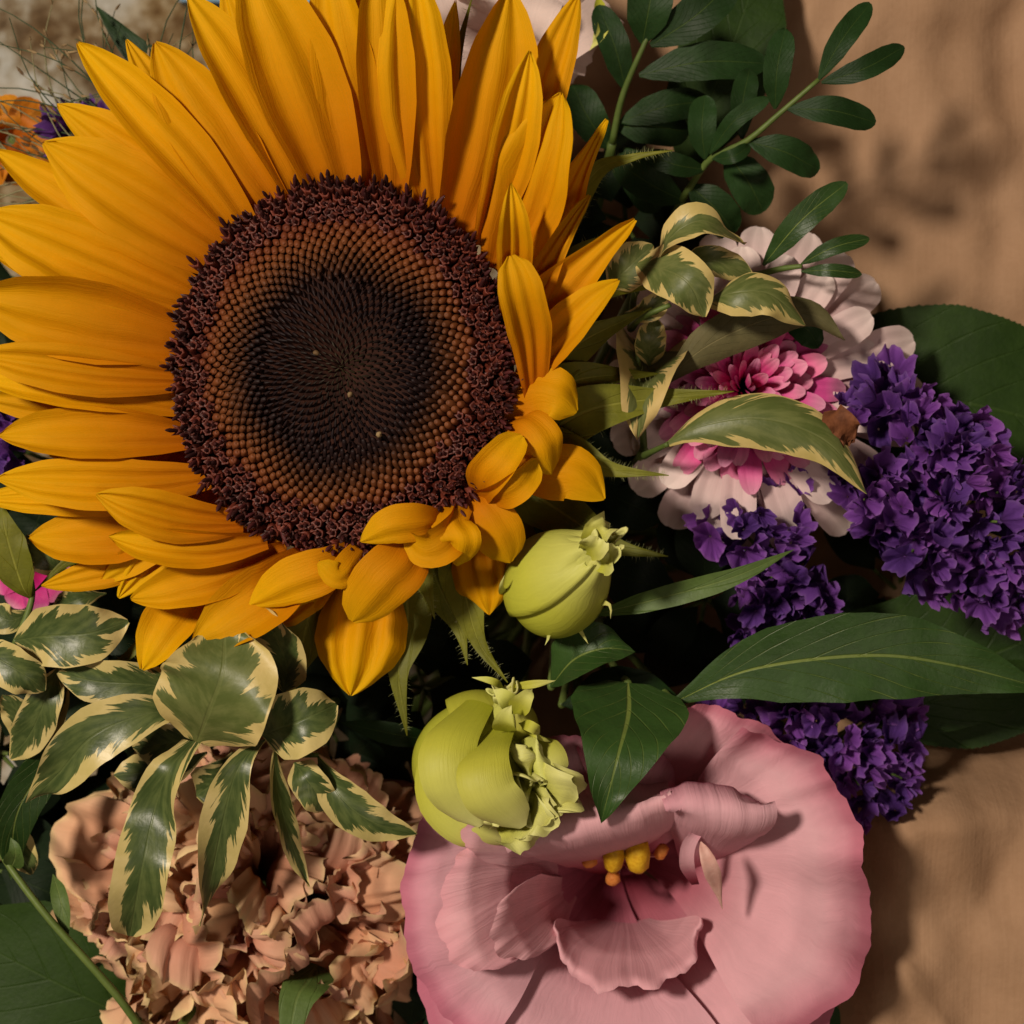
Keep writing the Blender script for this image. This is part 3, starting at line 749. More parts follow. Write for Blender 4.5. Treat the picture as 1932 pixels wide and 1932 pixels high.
# ------------------------------------------------------------------ pink lisianthus
PC = P(1180, 1650, -42)
lis = thing('lisianthus', 'wide open dusty pink lisianthus with ruffled petals and yellow anthers', 'flower', PC)
def pk(pts, W_, **kw):
    a = dict(nu=36, nv=30, rnd=0.30, jag=0.015, jf=4, ruffle=0.085, rf=3.2, cup=0.08)
    a.update(kw)
    blade('petal', lis, a.pop('mat', 'pink'), pts, W_, a.pop('pr', 'fan'), **a)
LC = (1168, 1612)
def rim(ph):
    """distance of the flower's edge from its throat (picture units), by direction"""
    ks = [0, 25, 50, 75, 100, 130, 155, 180, 205, 235, 270, 300, 330, 360]
    vs_ = [462, 436, 356, 284, 240, 276, 352, 396, 440, 500, 500, 540, 512, 462]
    return np.interp(np.degrees(ph) % 360, ks, vs_)
def bowl(ph0, ph1, ro, dz, seed, ruf=3.0, tilt=2.0, nu=46, nv=30, lift=0.0, wob=.02, curlb=0.0, flat=1.0, side=.13, r0=0.0):
    """petal: a sector of the flower's bowl from the throat to the (ruffled) edge"""
    r = np.random.default_rng(seed)
    u = np.linspace(0, 1, nu + 1); v = np.linspace(0, 1, nv + 1)
    U, V = np.meshgrid(u, v)
    mid = (ph0 + ph1) / 2; hw = (ph1 - ph0) / 2
    open_ = 0.45 + 0.55 * np.sin(np.clip(V * 1.25, 0, 1) * math.pi / 2)
    PH = np.radians(mid + (2 * U - 1) * hw * open_)
    edge = 1 - side * np.abs(2 * U - 1) ** 3 + wob * wave1(U, seed + 1, 1.4) + wob * .5 * wave1(U, seed + 2, 5) + .006 * wave1(U, seed + 8, 15)
    RR = (r0 + (1 - r0) * V) * ro * (1 + (edge - 1) * V)
    rel = np.clip(RR, 0, 1.1)
    z = np.interp(rel, [0, .12, .25, .38, .52, .7, .88, 1.1], [-62, -58, -47, -31, -20, -13.5, -12, -15])
    z = z * flat + dz * (np.clip(RR * 3, 0, 1) if r0 == 0 else np.clip(V * 2.2, 0, 1) * 1.9 - .9) + tilt * (2 * U - 1) * V
    z = z + V ** 4 * ruf * (wave1(U, seed + 3, 1.3) + .6 * wave1(U, seed + 4, 2.7)) + V ** 7 * ruf * .55 * wave1(U, seed + 6, 5) * wave1(U, seed + 9, 1.1)
    z = z + .5 * wave1(U, seed + 5, 1.6) * np.sin(V * math.pi) + lift * V ** 2 - curlb * np.clip(V - .8, 0, 1) ** 2 * 100
    d = RR * rim(PH)
    X, Y = LC[0] + d * np.cos(PH), LC[1] - d * np.sin(PH)
    pos = np.stack([np.vectorize(lambda a, b, c: P(a, b, c)[k])(X, Y, z) for k in range(3)], -1)
    n_ = np.cross(np.gradient(pos, axis=1), np.gradient(pos, axis=0)); n_ /= np.linalg.norm(n_, axis=2)[..., None] + 1e-12
    th = .00022 * (1 - (2 * np.abs(U - .5)) ** 4) * np.clip((1 - V) * 8, 0, 1)
    vts = np.vstack([(pos + n_ * (th / 2)[..., None]).reshape(-1, 3), (pos - n_ * (th / 2)[..., None]).reshape(-1, 3)]) - off(lis)
    k = (nu + 1) * (nv + 1); F = []
    for a in range(nv):
        for b in range(nu):
            q = a * (nu + 1) + b
            F.append((q, q + 1, q + nu + 2, q + nu + 1)); F.append((k + q, k + q + nu + 1, k + q + nu + 2, k + q + 1))
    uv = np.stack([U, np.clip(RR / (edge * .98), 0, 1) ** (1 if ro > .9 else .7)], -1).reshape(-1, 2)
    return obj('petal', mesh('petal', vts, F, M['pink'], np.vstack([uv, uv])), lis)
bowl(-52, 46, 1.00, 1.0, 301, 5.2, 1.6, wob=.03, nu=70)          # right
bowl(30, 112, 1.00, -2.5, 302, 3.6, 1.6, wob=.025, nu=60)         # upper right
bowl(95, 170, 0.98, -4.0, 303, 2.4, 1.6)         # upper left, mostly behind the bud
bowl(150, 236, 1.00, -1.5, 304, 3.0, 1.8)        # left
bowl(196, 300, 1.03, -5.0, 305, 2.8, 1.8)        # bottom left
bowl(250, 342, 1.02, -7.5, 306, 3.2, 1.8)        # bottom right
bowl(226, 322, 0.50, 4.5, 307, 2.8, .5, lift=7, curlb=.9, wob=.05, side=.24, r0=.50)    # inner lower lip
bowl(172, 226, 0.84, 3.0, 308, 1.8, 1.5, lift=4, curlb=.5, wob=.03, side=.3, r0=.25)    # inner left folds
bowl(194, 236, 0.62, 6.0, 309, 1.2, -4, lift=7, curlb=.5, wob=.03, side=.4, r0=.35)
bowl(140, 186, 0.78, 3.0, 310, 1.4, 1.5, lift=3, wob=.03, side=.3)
# upper lip rolled towards the lens, then back
pk([(1150, 1650, -56), (1140, 1604, -16), (1128, 1584, -4), (1110, 1548, 0), (1098, 1500, -8), (1095, 1470, -18)], 330, seed=32, side=(1, 0.22, 0), ruffle=0.03, rnd=0.06, cup=-.10)
pk([(1300, 1660, -54), (1345, 1590, -12), (1362, 1562, 0), (1362, 1520, 3), (1352, 1486, -2), (1350, 1478, -9)], 205, seed=33, side=(1, -0.18, 0), ruffle=0.03, rnd=0.05, cup=-.28)
pk([(1200, 1620, -54), (1210, 1520, -15), (1215, 1470, -10), (1235, 1415, -14)], 190, seed=34, ruffle=.04)
# centre: anthers, pistil, a stray petaloid
for x, y, z, ln, rd, mt, ax in ((1157, 1645, -24, .0085, .0025, 'yellow', (0, 1, .30)), (1206, 1645, -24, .0085, .0030, 'yellow', (-.1, 1, .30)),
                                (1152, 1668, -28, .0034, .0017, 'orangea', (.3, 1, .5)), (1100, 1630, -28, .0036, .0016, 'orangea', (1, .5, .4)), (1240, 1620, -27, .004, .0015, 'orangea', (.5, 1, .3))):
    an = revolve('anther', lis, mt, P(x, y, z), ax, [(0, rd * .35), (ln * .15, rd * .8), (ln * .5, rd), (ln * .85, rd * .8), (ln, rd * .2)], 12, 0.06, x)
    stem('filament', an, 'pistil', [(1172, 1620, -54), ((x + 1172) / 2, y - 4, z - 12), (x, y - 6, z + .5)], .35)
stem('style', lis, 'stem', [(1172, 1615, -56), (1174, 1612, -38), (1176, 1600, -28)], 1.2, 1.5)
blade('petaloid', lis, 'pistil', [(1362, 1712, -8), (1352, 1672, -5), (1338, 1630, -1), (1322, 1588, -2)], 36, 'obov', nu=8, nv=18, fold=1.0, seed=40, thick=.0012)
blade('petaloid', lis, 'pink', [(1312, 1668, -20), (1296, 1630, -12), (1300, 1590, -10), (1325, 1560, -9)], 30, 'strap', nu=8, nv=16, fold=0.8, seed=41)
revolve('calyx', lis, 'stem', PC + np.array([0, 0, -.037]), (0, 0, 1), [(0, .002), (.004, .0045), (.010, .006), (.014, .0065)], 14)
stalk(lis, 'stem', PC + np.array([0, 0, -.035]), 1.7)

# ------------------------------------------------------------------ peach carnation
CC = P(500, 1690, -52)
car = thing('carnation', 'full peach carnation of tightly packed ruffled petals', 'carnation', CC)
rc = np.random.default_rng(3)
NP = 105
for i in range(NP):
    q = (i + .5) / NP
    el = math.acos(1 - q * 1.04)                 # polar angle from the axis
    az = i * GA
    dr = np.array([math.sin(el) * math.cos(az), math.sin(el) * math.sin(az), math.cos(el)])
    Rd = S(300, -40) * (1.0 + 0.06 * rc.normal()) * (1.0 + 0.12 * math.sin(el))
    dr2 = dr * np.array([1.08, 0.92, 0.80])
    tan = rc.normal(size=3); tan -= (tan @ dr) * dr; tan /= np.linalg.norm(tan)
    oc = np.array([0, 0, 0.0])
    p0 = CC + dr2 * Rd * .25
    p1 = CC + dr2 * Rd * .66
    bend = rc.uniform(.05, .34)
    p2 = CC + dr2 * Rd * .92 + tan * Rd * bend * .35
    p3 = CC + dr2 * Rd * (1.0 + rc.uniform(-.05, .04)) + tan * Rd * bend
    sd = np.cross(dr, tan) + 0.3 * rc.normal(size=3)
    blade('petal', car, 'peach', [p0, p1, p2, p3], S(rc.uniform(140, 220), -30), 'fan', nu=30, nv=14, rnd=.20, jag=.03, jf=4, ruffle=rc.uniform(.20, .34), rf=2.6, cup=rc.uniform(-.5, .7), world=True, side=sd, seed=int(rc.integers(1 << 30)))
# outer guard petals, looser
for a, l in ((150, 330), (162, 420), (175, 350), (200, 300), (230, 300), (265, 270), (300, 290), (325, 330), (345, 360), (5, 340), (110, 300)):
    c, s_ = math.cos(R(a)), math.sin(R(a))
    pts = [(490 + c * 90, 1690 - s_ * 80, -48), (490 + c * l * .6, 1690 - s_ * l * .55, -38), (490 + c * l, 1690 - s_ * l * .9, -44)]
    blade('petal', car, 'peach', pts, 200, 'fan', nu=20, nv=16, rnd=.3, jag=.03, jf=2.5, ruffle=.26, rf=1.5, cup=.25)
revolve('calyx', car, 'stem', CC + np.array([0, 0, -.026]), (0, 0, 1), [(0, .003), (.008, .0065), (.02, .007), (.027, .009)], 14)
stalk(car, 'stem', CC + np.array([0, 0, -.024]), 2.0)

# ------------------------------------------------------------------ lisianthus buds
def bud(name, label, base, tip, W_, petals, seed, twist=1.1, tipruf=0.22, span=3.7, close=0.30, spread=.12):
    b, t = P(*base), P(*tip)
    root = thing(name, label, 'flower bud', b, None)
    ax = t - b; L = np.linalg.norm(ax); ax /= L
    e1 = np.cross(ax, [0, 0, 1.0]); e1 /= np.linalg.norm(e1); e2 = np.cross(ax, e1)
    Rm = S(W_, base[2]) / 2
    r = np.random.default_rng(seed)
    for k in range(petals):
        ns, nt_ = 30, 26
        th0 = k * 2 * math.pi / petals + 0.6
        vs, uv, fs = [], [], []
        shr = 1 - 0.05 * (k % 3) - 0.10 * (k // 3)
        ph = r.uniform(0, 6, 4)
        for i in range(nt_ + 1):
            tt = i / nt_
            for j in range(ns + 1):
                s_ = j / ns
                # the free edge bulges out over the next petal and ends lower than the middle
                lim = 1.0 - 0.10 * math.sin(s_ * 9 + ph[0]) * 0.6 - 0.16 * (2 * s_ - 1) ** 2 + 0.04 * math.sin(s_ * 23 + ph[1])
                q = tt * lim
                pr = math.sin(min(1, (q * 1.02 + .035)) ** 0.62 * math.pi) ** 0.85 if q < 0.98 else 0.02
                pr = max(pr, close * smoothstep(0.55, 1.0, q) * (1.0 - 0.35 * k / petals))
                a = th0 + s_ * span + twist * q
                rr = Rm * shr * pr * (0.93 - spread / 3 + spread * s_ + 0.025 * math.sin(a * 3 + ph[2]))
                w_ = smoothstep(0.62, 1.0, q)
                rr *= 1 + tipruf * w_ * (math.sin(s_ * 13 + ph[2]) + 0.6 * math.sin(s_ * 27 + ph[3]))
                ll = L * q + L * 0.05 * w_ * math.sin(s_ * 17 + ph[1])
                vs.append(b + ax * ll + rr * (math.cos(a) * e1 + math.sin(a) * e2)); uv.append((s_, q))
        for i in range(nt_):
            for j in range(ns):
                a = i * (ns + 1) + j
                fs.append((a, a + 1, a + ns + 2, a + ns + 1))
        me = mesh('petal', np.array(vs) - off(root), fs, M['bud'], uv)
        o = obj('petal', me, root)
        md = o.modifiers.new('thickness', 'SOLIDIFY'); md.thickness = 0.0003
    stalk(root, 'stem', b - ax * 0.002, 1.1)
    return root
b1 = bud('flower_bud', 'closed yellow-green bud with thin curled sepals below the sunflower disc', (1012, 1138, -14), (1148, 1012, 14), 206, 4, 4)
for pts, W_ in (([(1000, 1160, -16), (1030, 1180, -8), (1036, 1200, -2), (1028, 1218, 0)], 17), ([(1090, 1150, -14), (1125, 1140, -2), (1150, 1140, 2), (1152, 1168, 2)], 16),
                ([(1060, 1160, -14), (1080, 1165, -6), (1095, 1190, -6), (1110, 1215, -6)], 14), ([(970, 1130, -14), (952, 1120, -6), (945, 1105, 2), (952, 1085, 4)], 18),
                ([(1000, 1060, -10), (985, 1020, -4), (978, 980, -2)], 14)):
    blade('sepal', b1, 'bud', pts, W_, 'blade', nu=4, nv=14, cup=.4, thick=.0007)
for k, pts in enumerate(([(1110, 1045, 10), (1118, 1015, 14), (1136, 993, 17), (1152, 1000, 15)], [(1125, 1050, 9), (1150, 1040, 15), (1158, 1025, 16)], [(1100, 1040, 10), (1122, 1030, 17), (1130, 1012, 18)], [(1115, 1060, 8), (1145, 1062, 13), (1152, 1046, 15)])):
    blade('petal', b1, 'bud', pts, 52 - 6 * (k % 2), 'fan', nu=10, nv=10, rnd=.15, jag=.06, jf=4, ruffle=.22, rf=2, cup=.5, seed=61 + k)
b2 = bud('flower_bud', 'half open lime green bud with frilled tip resting on the pink petals', (858, 1400, -26), (1010, 1515, 4), 250, 4, 9, twist=0.9, tipruf=.2, span=3.3, close=.42, spread=.16)
for k, (pts, W_, fo) in enumerate((([(872, 1370, -16), (822, 1430, -9), (826, 1512, -8), (890, 1572, -8), (975, 1588, -12)], 84, -.9), ([(905, 1325, -6), (850, 1395, 5), (852, 1480, 8), (905, 1560, 4)], 120, -.8), ([(985, 1400, -6), (1025, 1430, 0), (1035, 1470, 2)], 90, -.9), ([(945, 1375, -2), (912, 1430, 9), (926, 1505, 12), (985, 1562, 7)], 112, -.7))):
    blade('petal', b2, 'bud', pts, W_, 'strap', nu=14, nv=26, fold=fo, ruffle=.06, rf=1.4, seed=70 + k, thick=.0006)
rb = np.random.default_rng(21)
for k in range(10):     # frilled petal ends crowding the mouth of the bud
    a = rb.uniform(0, 6.28); q = rb.uniform(.1, 1) ** .6
    cx, cy = 992 + q * 62 * math.cos(a), 1500 + q * 58 * math.sin(a)
    tx, ty = cx + 34 * math.cos(a) + 30, cy + 30 * math.sin(a) + 18
    blade('petal', b2, 'bud', [(cx - 26, cy - 14, -12), ((cx + tx) / 2 - 8, (cy + ty) / 2 - 6, 2 + 5 * (1 - q)), (tx, ty, 4 + 6 * (1 - q) - 6 * q)], rb.uniform(80, 125), 'fan', nu=20, nv=16, rnd=.30, jag=.06, jf=2.0, ruffle=.24, rf=1.2, cup=rb.uniform(-.2, .6), seed=80 + k)
b3 = bud('flower_bud', 'tiny green bud with spreading sepals on top of the frilled bud', (975, 1398, -12), (950, 1300, -2), 104, 3, 14, tipruf=.3, span=3.6, close=.6)
for pts, W_ in (([(975, 1345, -2), (955, 1318, 3), (930, 1300, 2)], 40), ([(970, 1345, 0), (990, 1318, 5), (1005, 1300, 4)], 44), ([(980, 1365, 0), (1005, 1372, 4), (1018, 1385, 0)], 22),
                ([(950, 1300, -4), (930, 1285, 0), (890, 1278, -1)], 14), ([(960, 1296, -4), (1010, 1290, -2), (1048, 1284, -2)], 16), ([(985, 1375, -2), (1020, 1392, 0), (1040, 1400, -2)], 10), ([(960, 1380, 0), (950, 1358, 6), (965, 1330, 7)], 46)):
    blade('sepal', b3, 'bud', pts, W_, 'lanc', nu=6, nv=12, cup=.4, ruffle=.1, thick=.0006)

# ------------------------------------------------------------------ pink and white chrysanthemum
MC = P(1400, 735, -32)
mum = thing('chrysanthemum', 'pink chrysanthemum with white tipped petals and magenta centre behind the variegated leaves', 'chrysanthemum', MC)
rm_ = np.random.default_rng(8)
for row, (cnt, l0, W_, z1, mt, jit) in enumerate(((21, 298, 76, -37, 'mum', .05), (18, 256, 70, -27, 'mum', .07), (22, 176, 48, -22, 'mum_in', .12), (22, 146, 40, -18, 'mum_in', .12),
        (20, 114, 34, -15, 'mum_in', .14), (16, 84, 30, -13, 'mum_in', .15), (12, 54, 26, -12, 'mum_in', .2), (8, 28, 22, -11, 'mum_in', .2))):
    for i in range(cnt):
        a = 2 * math.pi * (i + .5 * (row % 2) + rm_.uniform(-.25, .25)) / cnt
        l = l0 * (1 + rm_.uniform(-jit, jit))
        c, s_ = math.cos(a), math.sin(a)
        l *= 1.0 if row > 1 else (1.0 + 0.10 * c)
        zr = z1 + (2.5 if i % 2 else -1.5)
        lift = 1 + .2 * min(row, 5)
        pts = [(1400 + c * 14, 735 - s_ * 14, -35), (1400 + c * l * .45, 735 - s_ * l * .47, -30 + 5 * lift), (1400 + c * l * .8, 735 - s_ * l * .84, (zr - 28) / 2 + 3 * lift), (1400 + c * l, 735 - s_ * l * 1.05, zr)]
        blade('petal', mum, mt, pts, W_, 'ligule', nu=10, nv=20, cup=.22, groove=.05, ng=3, ruffle=.03)
revolve('calyx', mum, 'stem', MC + np.array([0, 0, -.008]), (0, 0, 1), [(0, .004), (.003, .009), (.008, .010)], 16)
stalk(mum, 'stem', MC + np.array([0, 0, -.006]), 1.8)

# pale flower half hidden behind the upper rays
FC = P(930, 20, -52)
pale = thing('lisianthus', 'pale blush flower half hidden behind the upper sunflower rays', 'flower', FC)
for pts, W_ in (([(940, 60, -52), (920, 0, -36), (880, -90, -36)], 260), ([(950, 60, -52), (1020, 20, -34), (1090, -60, -38)], 260), ([(930, 60, -52), (880, 90, -36), (800, 130, -40)], 260), ([(930, 40, -52), (780, 30, -40), (600, 20, -44)], 240),
                ([(950, 70, -52), (1030, 90, -36), (1085, 150, -42)], 150), ([(950, 60, -50), (1040, 50, -34), (1125, 60, -40)], 170), ([(930, 70, -50), (900, 120, -34), (880, 180, -40)], 150), ([(940, 50, -50), (950, 20, -28), (960, -40, -28)], 210)):
    blade('petal', pale, 'pale', pts, W_, 'fan', nu=18, nv=18, rnd=.14, jag=.02, jf=6, ruffle=.06, cup=.15)
for pts in ([(1128, -10, -34), (1132, 40, -30), (1118, 80, -30)], [(1140, 10, -34), (1136, 60, -29), (1112, 96, -29)]):
    blade('sepal', pale, 'bud', pts, 24, 'lanc', nu=6, nv=14, cup=.5, ruffle=.3, rf=2)
stalk(pale, 'stem', FC + np.array([0, 0, -.004]), 1.6)

# ------------------------------------------------------------------ purple statice
def calyx_mesh(seed):
    r = np.random.default_rng(seed)
    ns, nr = 40, 5
    ph = r.uniform(0, 6.28, 5)
    vs, uv, fs = [], [], []
    for i in range(nr + 1):
        s_ = 0.06 + 0.94 * i / nr
        for j in range(ns):
            a = 2 * math.pi * j / ns
            rad = s_ * (1 + .09 * s_ * math.sin(5 * a + ph[0]) + .05 * s_ * math.sin(10 * a + ph[1]))
            z = .95 * s_ ** 1.3 - .55 + s_ * s_ * (.22 * math.sin(3 * a + ph[2]) + .22 * math.sin(6 * a + ph[3]) + .13 * math.sin(11 * a + ph[4]))
            sq = 1 - .25 * r.random() * 0
            vs.append((rad * math.cos(a), rad * math.sin(a) * (.72 + .1 * math.sin(ph[0])), z)); uv.append((j / ns, s_))
    for i in range(nr):
        for j in range(ns):
            k = (j + 1) % ns
            fs.append((i * ns + j, i * ns + k, (i + 1) * ns + k, (i + 1) * ns + j))
    return mesh('calyx', vs, fs, M['purple'], uv)
CAL = [calyx_mesh(s_) for s_ in range(8)]
def inside(p, poly):
    x, y = p; c = False
    for i in range(len(poly)):
        (x1, y1), (x2, y2) = poly[i], poly[i - 1]
        if (y1 > y) != (y2 > y) and x < (x2 - x1) * (y - y1) / (y2 - y1) + x1: c = not c
    return c
def statice(label, poly, z0, dome, foot_px, seed, size=34, gap=27):
    r = np.random.default_rng(seed)
    pp = np.array(poly, float)
    cen = pp.mean(0)
    root = thing('statice', label, 'statice', P(foot_px[0], foot_px[1], z0 - 26), 'purple statice heads')
    lo, hi = pp.min(0), pp.max(0)
    pts = []
    for _ in range(9000):
        p = lo + r.random(2) * (hi - lo)
        if not inside(p, poly): continue
        if all((p[0] - q[0]) ** 2 + (p[1] - q[1]) ** 2 > gap * gap for q in pts): pts.append(p)
    base = np.array(root.location)
    ext = np.linalg.norm(hi - lo) / 2
    for i, p in enumerate(pts):
        d = np.linalg.norm(p - cen) / ext
        z = z0 + dome * (1 - d * d) + r.uniform(-9, 4)
        w_ = P(p[0], p[1], z)
        ax = np.array([(p[0] - cen[0]) / ext * 1.0, -(p[1] - cen[1]) / ext * 1.0, 1.0]) + r.normal(size=3) * .55
        rot = frame(ax)
        an = r.uniform(0, 6.28); ca, sa = math.cos(an), math.sin(an)
        rot = rot @ np.array([[ca, -sa, 0], [sa, ca, 0], [0, 0, 1]])
        s_ = S(size, z) * r.uniform(.75, 1.2)
        o = obj('calyx', CAL[int(r.integers(8))], root)
        o.matrix_local = Matrix([list(rot[k] * s_) + [w_[k] - base[k]] for k in range(3)] + [[0, 0, 0, 1]])
        if i % 4 == 0:
            n_ = np.array(w_) - rot[:, 2] * s_ * .75
            stem('stalk', root, 'stem', [n_, n_ * .5 + base * .5 + np.array([0, 0, .002]), base], .3, .7, n=8, ns=5, world=True)
    stalk(root, 'stem', base, 1.3)
    return root
statice('large purple statice head against the broad green leaf', [(1640, 700), (1690, 690), (1720, 740), (1790, 760), (1850, 800), (1930, 900), (1990, 1000), (1980, 1180), (1890, 1180), (1800, 1130), (1720, 1090), (1690, 1050), (1610, 980), (1580, 900), (1660, 870), (1700, 880), (1720, 850), (1610, 790), (1585, 760), (1620, 740)], -26, 14, (1800, 980), 3)
statice('slender purple statice head between the chrysanthemum and the lance-shaped leaf', [(1430, 870), (1490, 880), (1525, 930), (1515, 1010), (1530, 1060), (1560, 1110), (1560, 1190), (1460, 1210), (1390, 1230), (1400, 1120), (1420, 1060), (1350, 1030), (1310, 990), (1350, 930), (1400, 950)], -30, 8, (1450, 1060), 5)
statice('purple statice head tucked between the pink flower and the paper', [(1340, 1330), (1420, 1320), (1560, 1330), (1650, 1330), (1715, 1300), (1735, 1360), (1720, 1480), (1690, 1540), (1620, 1550), (1560, 1480), (1480, 1400), (1380, 1380)], -34, 8, (1560, 1400), 7)
statice('purple statice scrap under the left sunflower rays', [(-40, 760), (60, 770), (90, 785), (40, 800), (30, 880), (-40, 880)], -30, 3, (10, 820), 9)
statice('purple statice scrap behind the upper left sunflower rays', [(80, 225), (180, 205), (215, 240), (170, 270), (95, 260)], -46, 3, (140, 240), 10)

# ------------------------------------------------------------------ variegated pittosporum sprigs
def sprig(name, label, cat, base, stempts, leaves, mat, stemmat='stem', r0=.9, group=None, pr='obov', root_to=None, **kw):
    root = thing(name, label, cat, P(*base), group)
    for sp in stempts: stem('stem', root, stemmat, sp, r0, r0 * .6)
    for lf in leaves:
        pts, W_ = lf[0], lf[1]
        a = dict(nu=14, nv=28, cup=.2, ruffle=.20, rf=1.5, thick=.00045)
        a.update(kw)
        if len(lf) > 2: a.update(lf[2])
        blade('leaf', root, a.pop('mat', mat), pts, W_, a.pop('pr', pr), **a)
    stalk(root, stemmat, P(*base), r0 * 1.2)
    return root
G1 = 'variegated pittosporum sprigs'
sprig('pittosporum_sprig', 'cream edged variegated sprig fanning over the peach carnation', 'leaf sprig', (430, 1400, -14),
 [[(430, 1400, -14), (370, 1385, -4), (360, 1370, 0)]],
 [([(372, 1398, 2), (395, 1340, 10), (420, 1270, 13), (424, 1200, 9)], 232, dict(pr='heart', fold=.35, seed=201, cup=.1, jag=.05, jf=1.5, rnd=.06, roll2=10, mat='var2')),
  ([(362, 1352, 0), (290, 1345, 6), (180, 1385, 8), (110, 1460, 5), (48, 1516, 0)], 112, dict(cup=.25, seed=202, pr='leaf', roll=-18, roll2=22, ruffle=.28)),
  ([(366, 1400, 0), (322, 1450, 6), (292, 1530, 3), (268, 1640, 6), (245, 1766, -2)], 104, dict(cup=.22, seed=203, pr='strap', roll=-34, roll2=24, ruffle=.30, rf=1.8)),
  ([(535, 1305, -6), (540, 1250, -2), (515, 1190, 3), (484, 1142, 4)], 112, dict(pr='ell', cup=.3, seed=205, roll=24)),
  ([(360, 1300, -8), (260, 1290, -4), (180, 1285, -4), (110, 1268, -7)], 88, dict(pr='ell', cup=.25, seed=206)),
  ([(400, 1380, -8), (330, 1400, -10), (250, 1410, -12)], 90, dict(seed=207)), ([(380, 1360, -8), (300, 1340, -12), (230, 1345, -14)], 60, dict(seed=208)),
  ([(390, 1420, -10), (330, 1450, -14), (215, 1462, -16)], 80, dict(seed=214)), ([(440, 1420, -12), (410, 1470, -14), (370, 1500, -16)], 90, dict(seed=215))], 'var', group=G1)
sprig('pittosporum_sprig', 'variegated sprig with drooping narrow leaves against the peach ruffles', 'leaf sprig', (515, 1395, -12),
 [[(515, 1395, -12), (505, 1380, -4), (500, 1372, -1)], [(505, 1380, -6), (560, 1420, -4), (600, 1425, -3)]],
 [([(502, 1395, -2), (455, 1440, 3), (425, 1530, 1), (378, 1748, -6)], 92, dict(pr='leaf', seed=211, roll=-20, roll2=64, cup=.3, ruffle=.25)),
  ([(495, 1385, 0), (540, 1370, 7), (590, 1350, 8), (634, 1328, 4)], 128, dict(pr='ell', cup=.3, seed=212)),
  ([(556, 1440, -2), (575, 1465, 2), (600, 1500, 1), (618, 1532, -2)], 72, dict(pr='ell', seed=213, cup=.25)),
  ([(600, 1425, -3), (640, 1500, 1), (700, 1550, 1), (786, 1574, -3)], 84, dict(pr='leaf', seed=216, cup=.45, roll=-10, roll2=30)),
  ([(518, 1400, -2), (520, 1480, 0), (545, 1580, 0), (580, 1672, -4)], 62, dict(pr='leaf', seed=217, roll=62, roll2=50))], 'var', group=G1)
sprig('pittosporum_sprig', 'shaded variegated sprig below the left sunflower rays', 'leaf sprig', (20, 1250, -20),
 [[(20, 1300, -20), (20, 1240, -12), (30, 1206, -8)], [(20, 1240, -14), (60, 1130, -14), (50, 1060, -14)]],
 [([(28, 1208, -8), (90, 1200, -4), (170, 1195, -3), (242, 1172, -6)], 122, dict(pr='ell', cup=.25, seed=221)),
  ([(-40, 1228, -6), (0, 1245, -3), (50, 1275, -3), (84, 1304, -6)], 84, dict(pr='ell', cup=.25, seed=222)),
  ([(110, 1260, -14), (90, 1310, -10), (60, 1380, -12), (20, 1432, -16)], 78, dict(pr='ell', seed=223)),
  ([(130, 1290, -14), (110, 1330, -12), (70, 1390, -14)], 70, dict(seed=224)),
  ([(60, 1130, -14), (40, 1100, -11), (10, 1000, -9), (5, 950, -10)], 74, dict(mat='bract', seed=225, pr='lanc')),
  ([(130, 1080, -18), (90, 1060, -14), (50, 1010, -14)], 70, dict(seed=226)), ([(60, 1150, -16), (20, 1170, -14), (-20, 1150, -14)], 60, dict(seed=227)),
  ([(200, 1120, -24), (150, 1130, -20), (100, 1150, -22)], 50, dict(seed=228)), ([(40, 1420, -18), (30, 1340, -14), (5, 1310, -12)], 60, dict(seed=229)),
  ([(30, 1500, -24), (20, 1560, -20), (60, 1650, -22)], 70, dict(seed=230))], 'var', group=G1)
sprig('pittosporum_sprig', 'pale variegated sprig arching over the pink chrysanthemum', 'leaf sprig', (1200, 545, -16),
 [[(1190, 620, -20), (1200, 545, -14), (1235, 505, -6), (1240, 498, -4)], [(1190, 620, -20), (1210, 600, -10), (1265, 575, -6)]],
 [([(1238, 502, -4), (1265, 450, 2), (1320, 418, 4), (1370, 440, 2), (1404, 462, -2)], 74, dict(pr='leaf', seed=231, roll=26, cup=.3)),
  ([(1200, 500, -6), (1250, 508, 1), (1300, 535, 5), (1328, 598, 2)], 104, dict(pr='ell', seed=232, cup=.2, roll=-12)),
  ([(1325, 575, -4), (1380, 555, 3), (1450, 555, 4), (1520, 614, 0)], 92, dict(pr='leaf', seed=233, cup=-.3, roll=12)),
  ([(1245, 730, -14), (1330, 655, -9), (1440, 605, -8), (1530, 592, -9), (1594, 642, -10)], 88, dict(pr='lanc', seed=234, roll=-12, cup=-.25, mat='under')),
  ([(1150, 540, -10), (1180, 510, -6), (1232, 462, -6)], 84, dict(seed=235, pr='ell')), ([(1280, 510, -10), (1340, 492, -6), (1420, 520, -8)], 60, dict(seed=236, pr='ell')),
  ([(1180, 590, -14), (1215, 590, -10), (1260, 560, -10)], 50, dict(seed=239)),
  ([(1480, 600, -18), (1520, 620, -16), (1545, 655, -18)], 60, dict(seed=240, mat='dark', pr='ell'))], 'var2', group=G1)
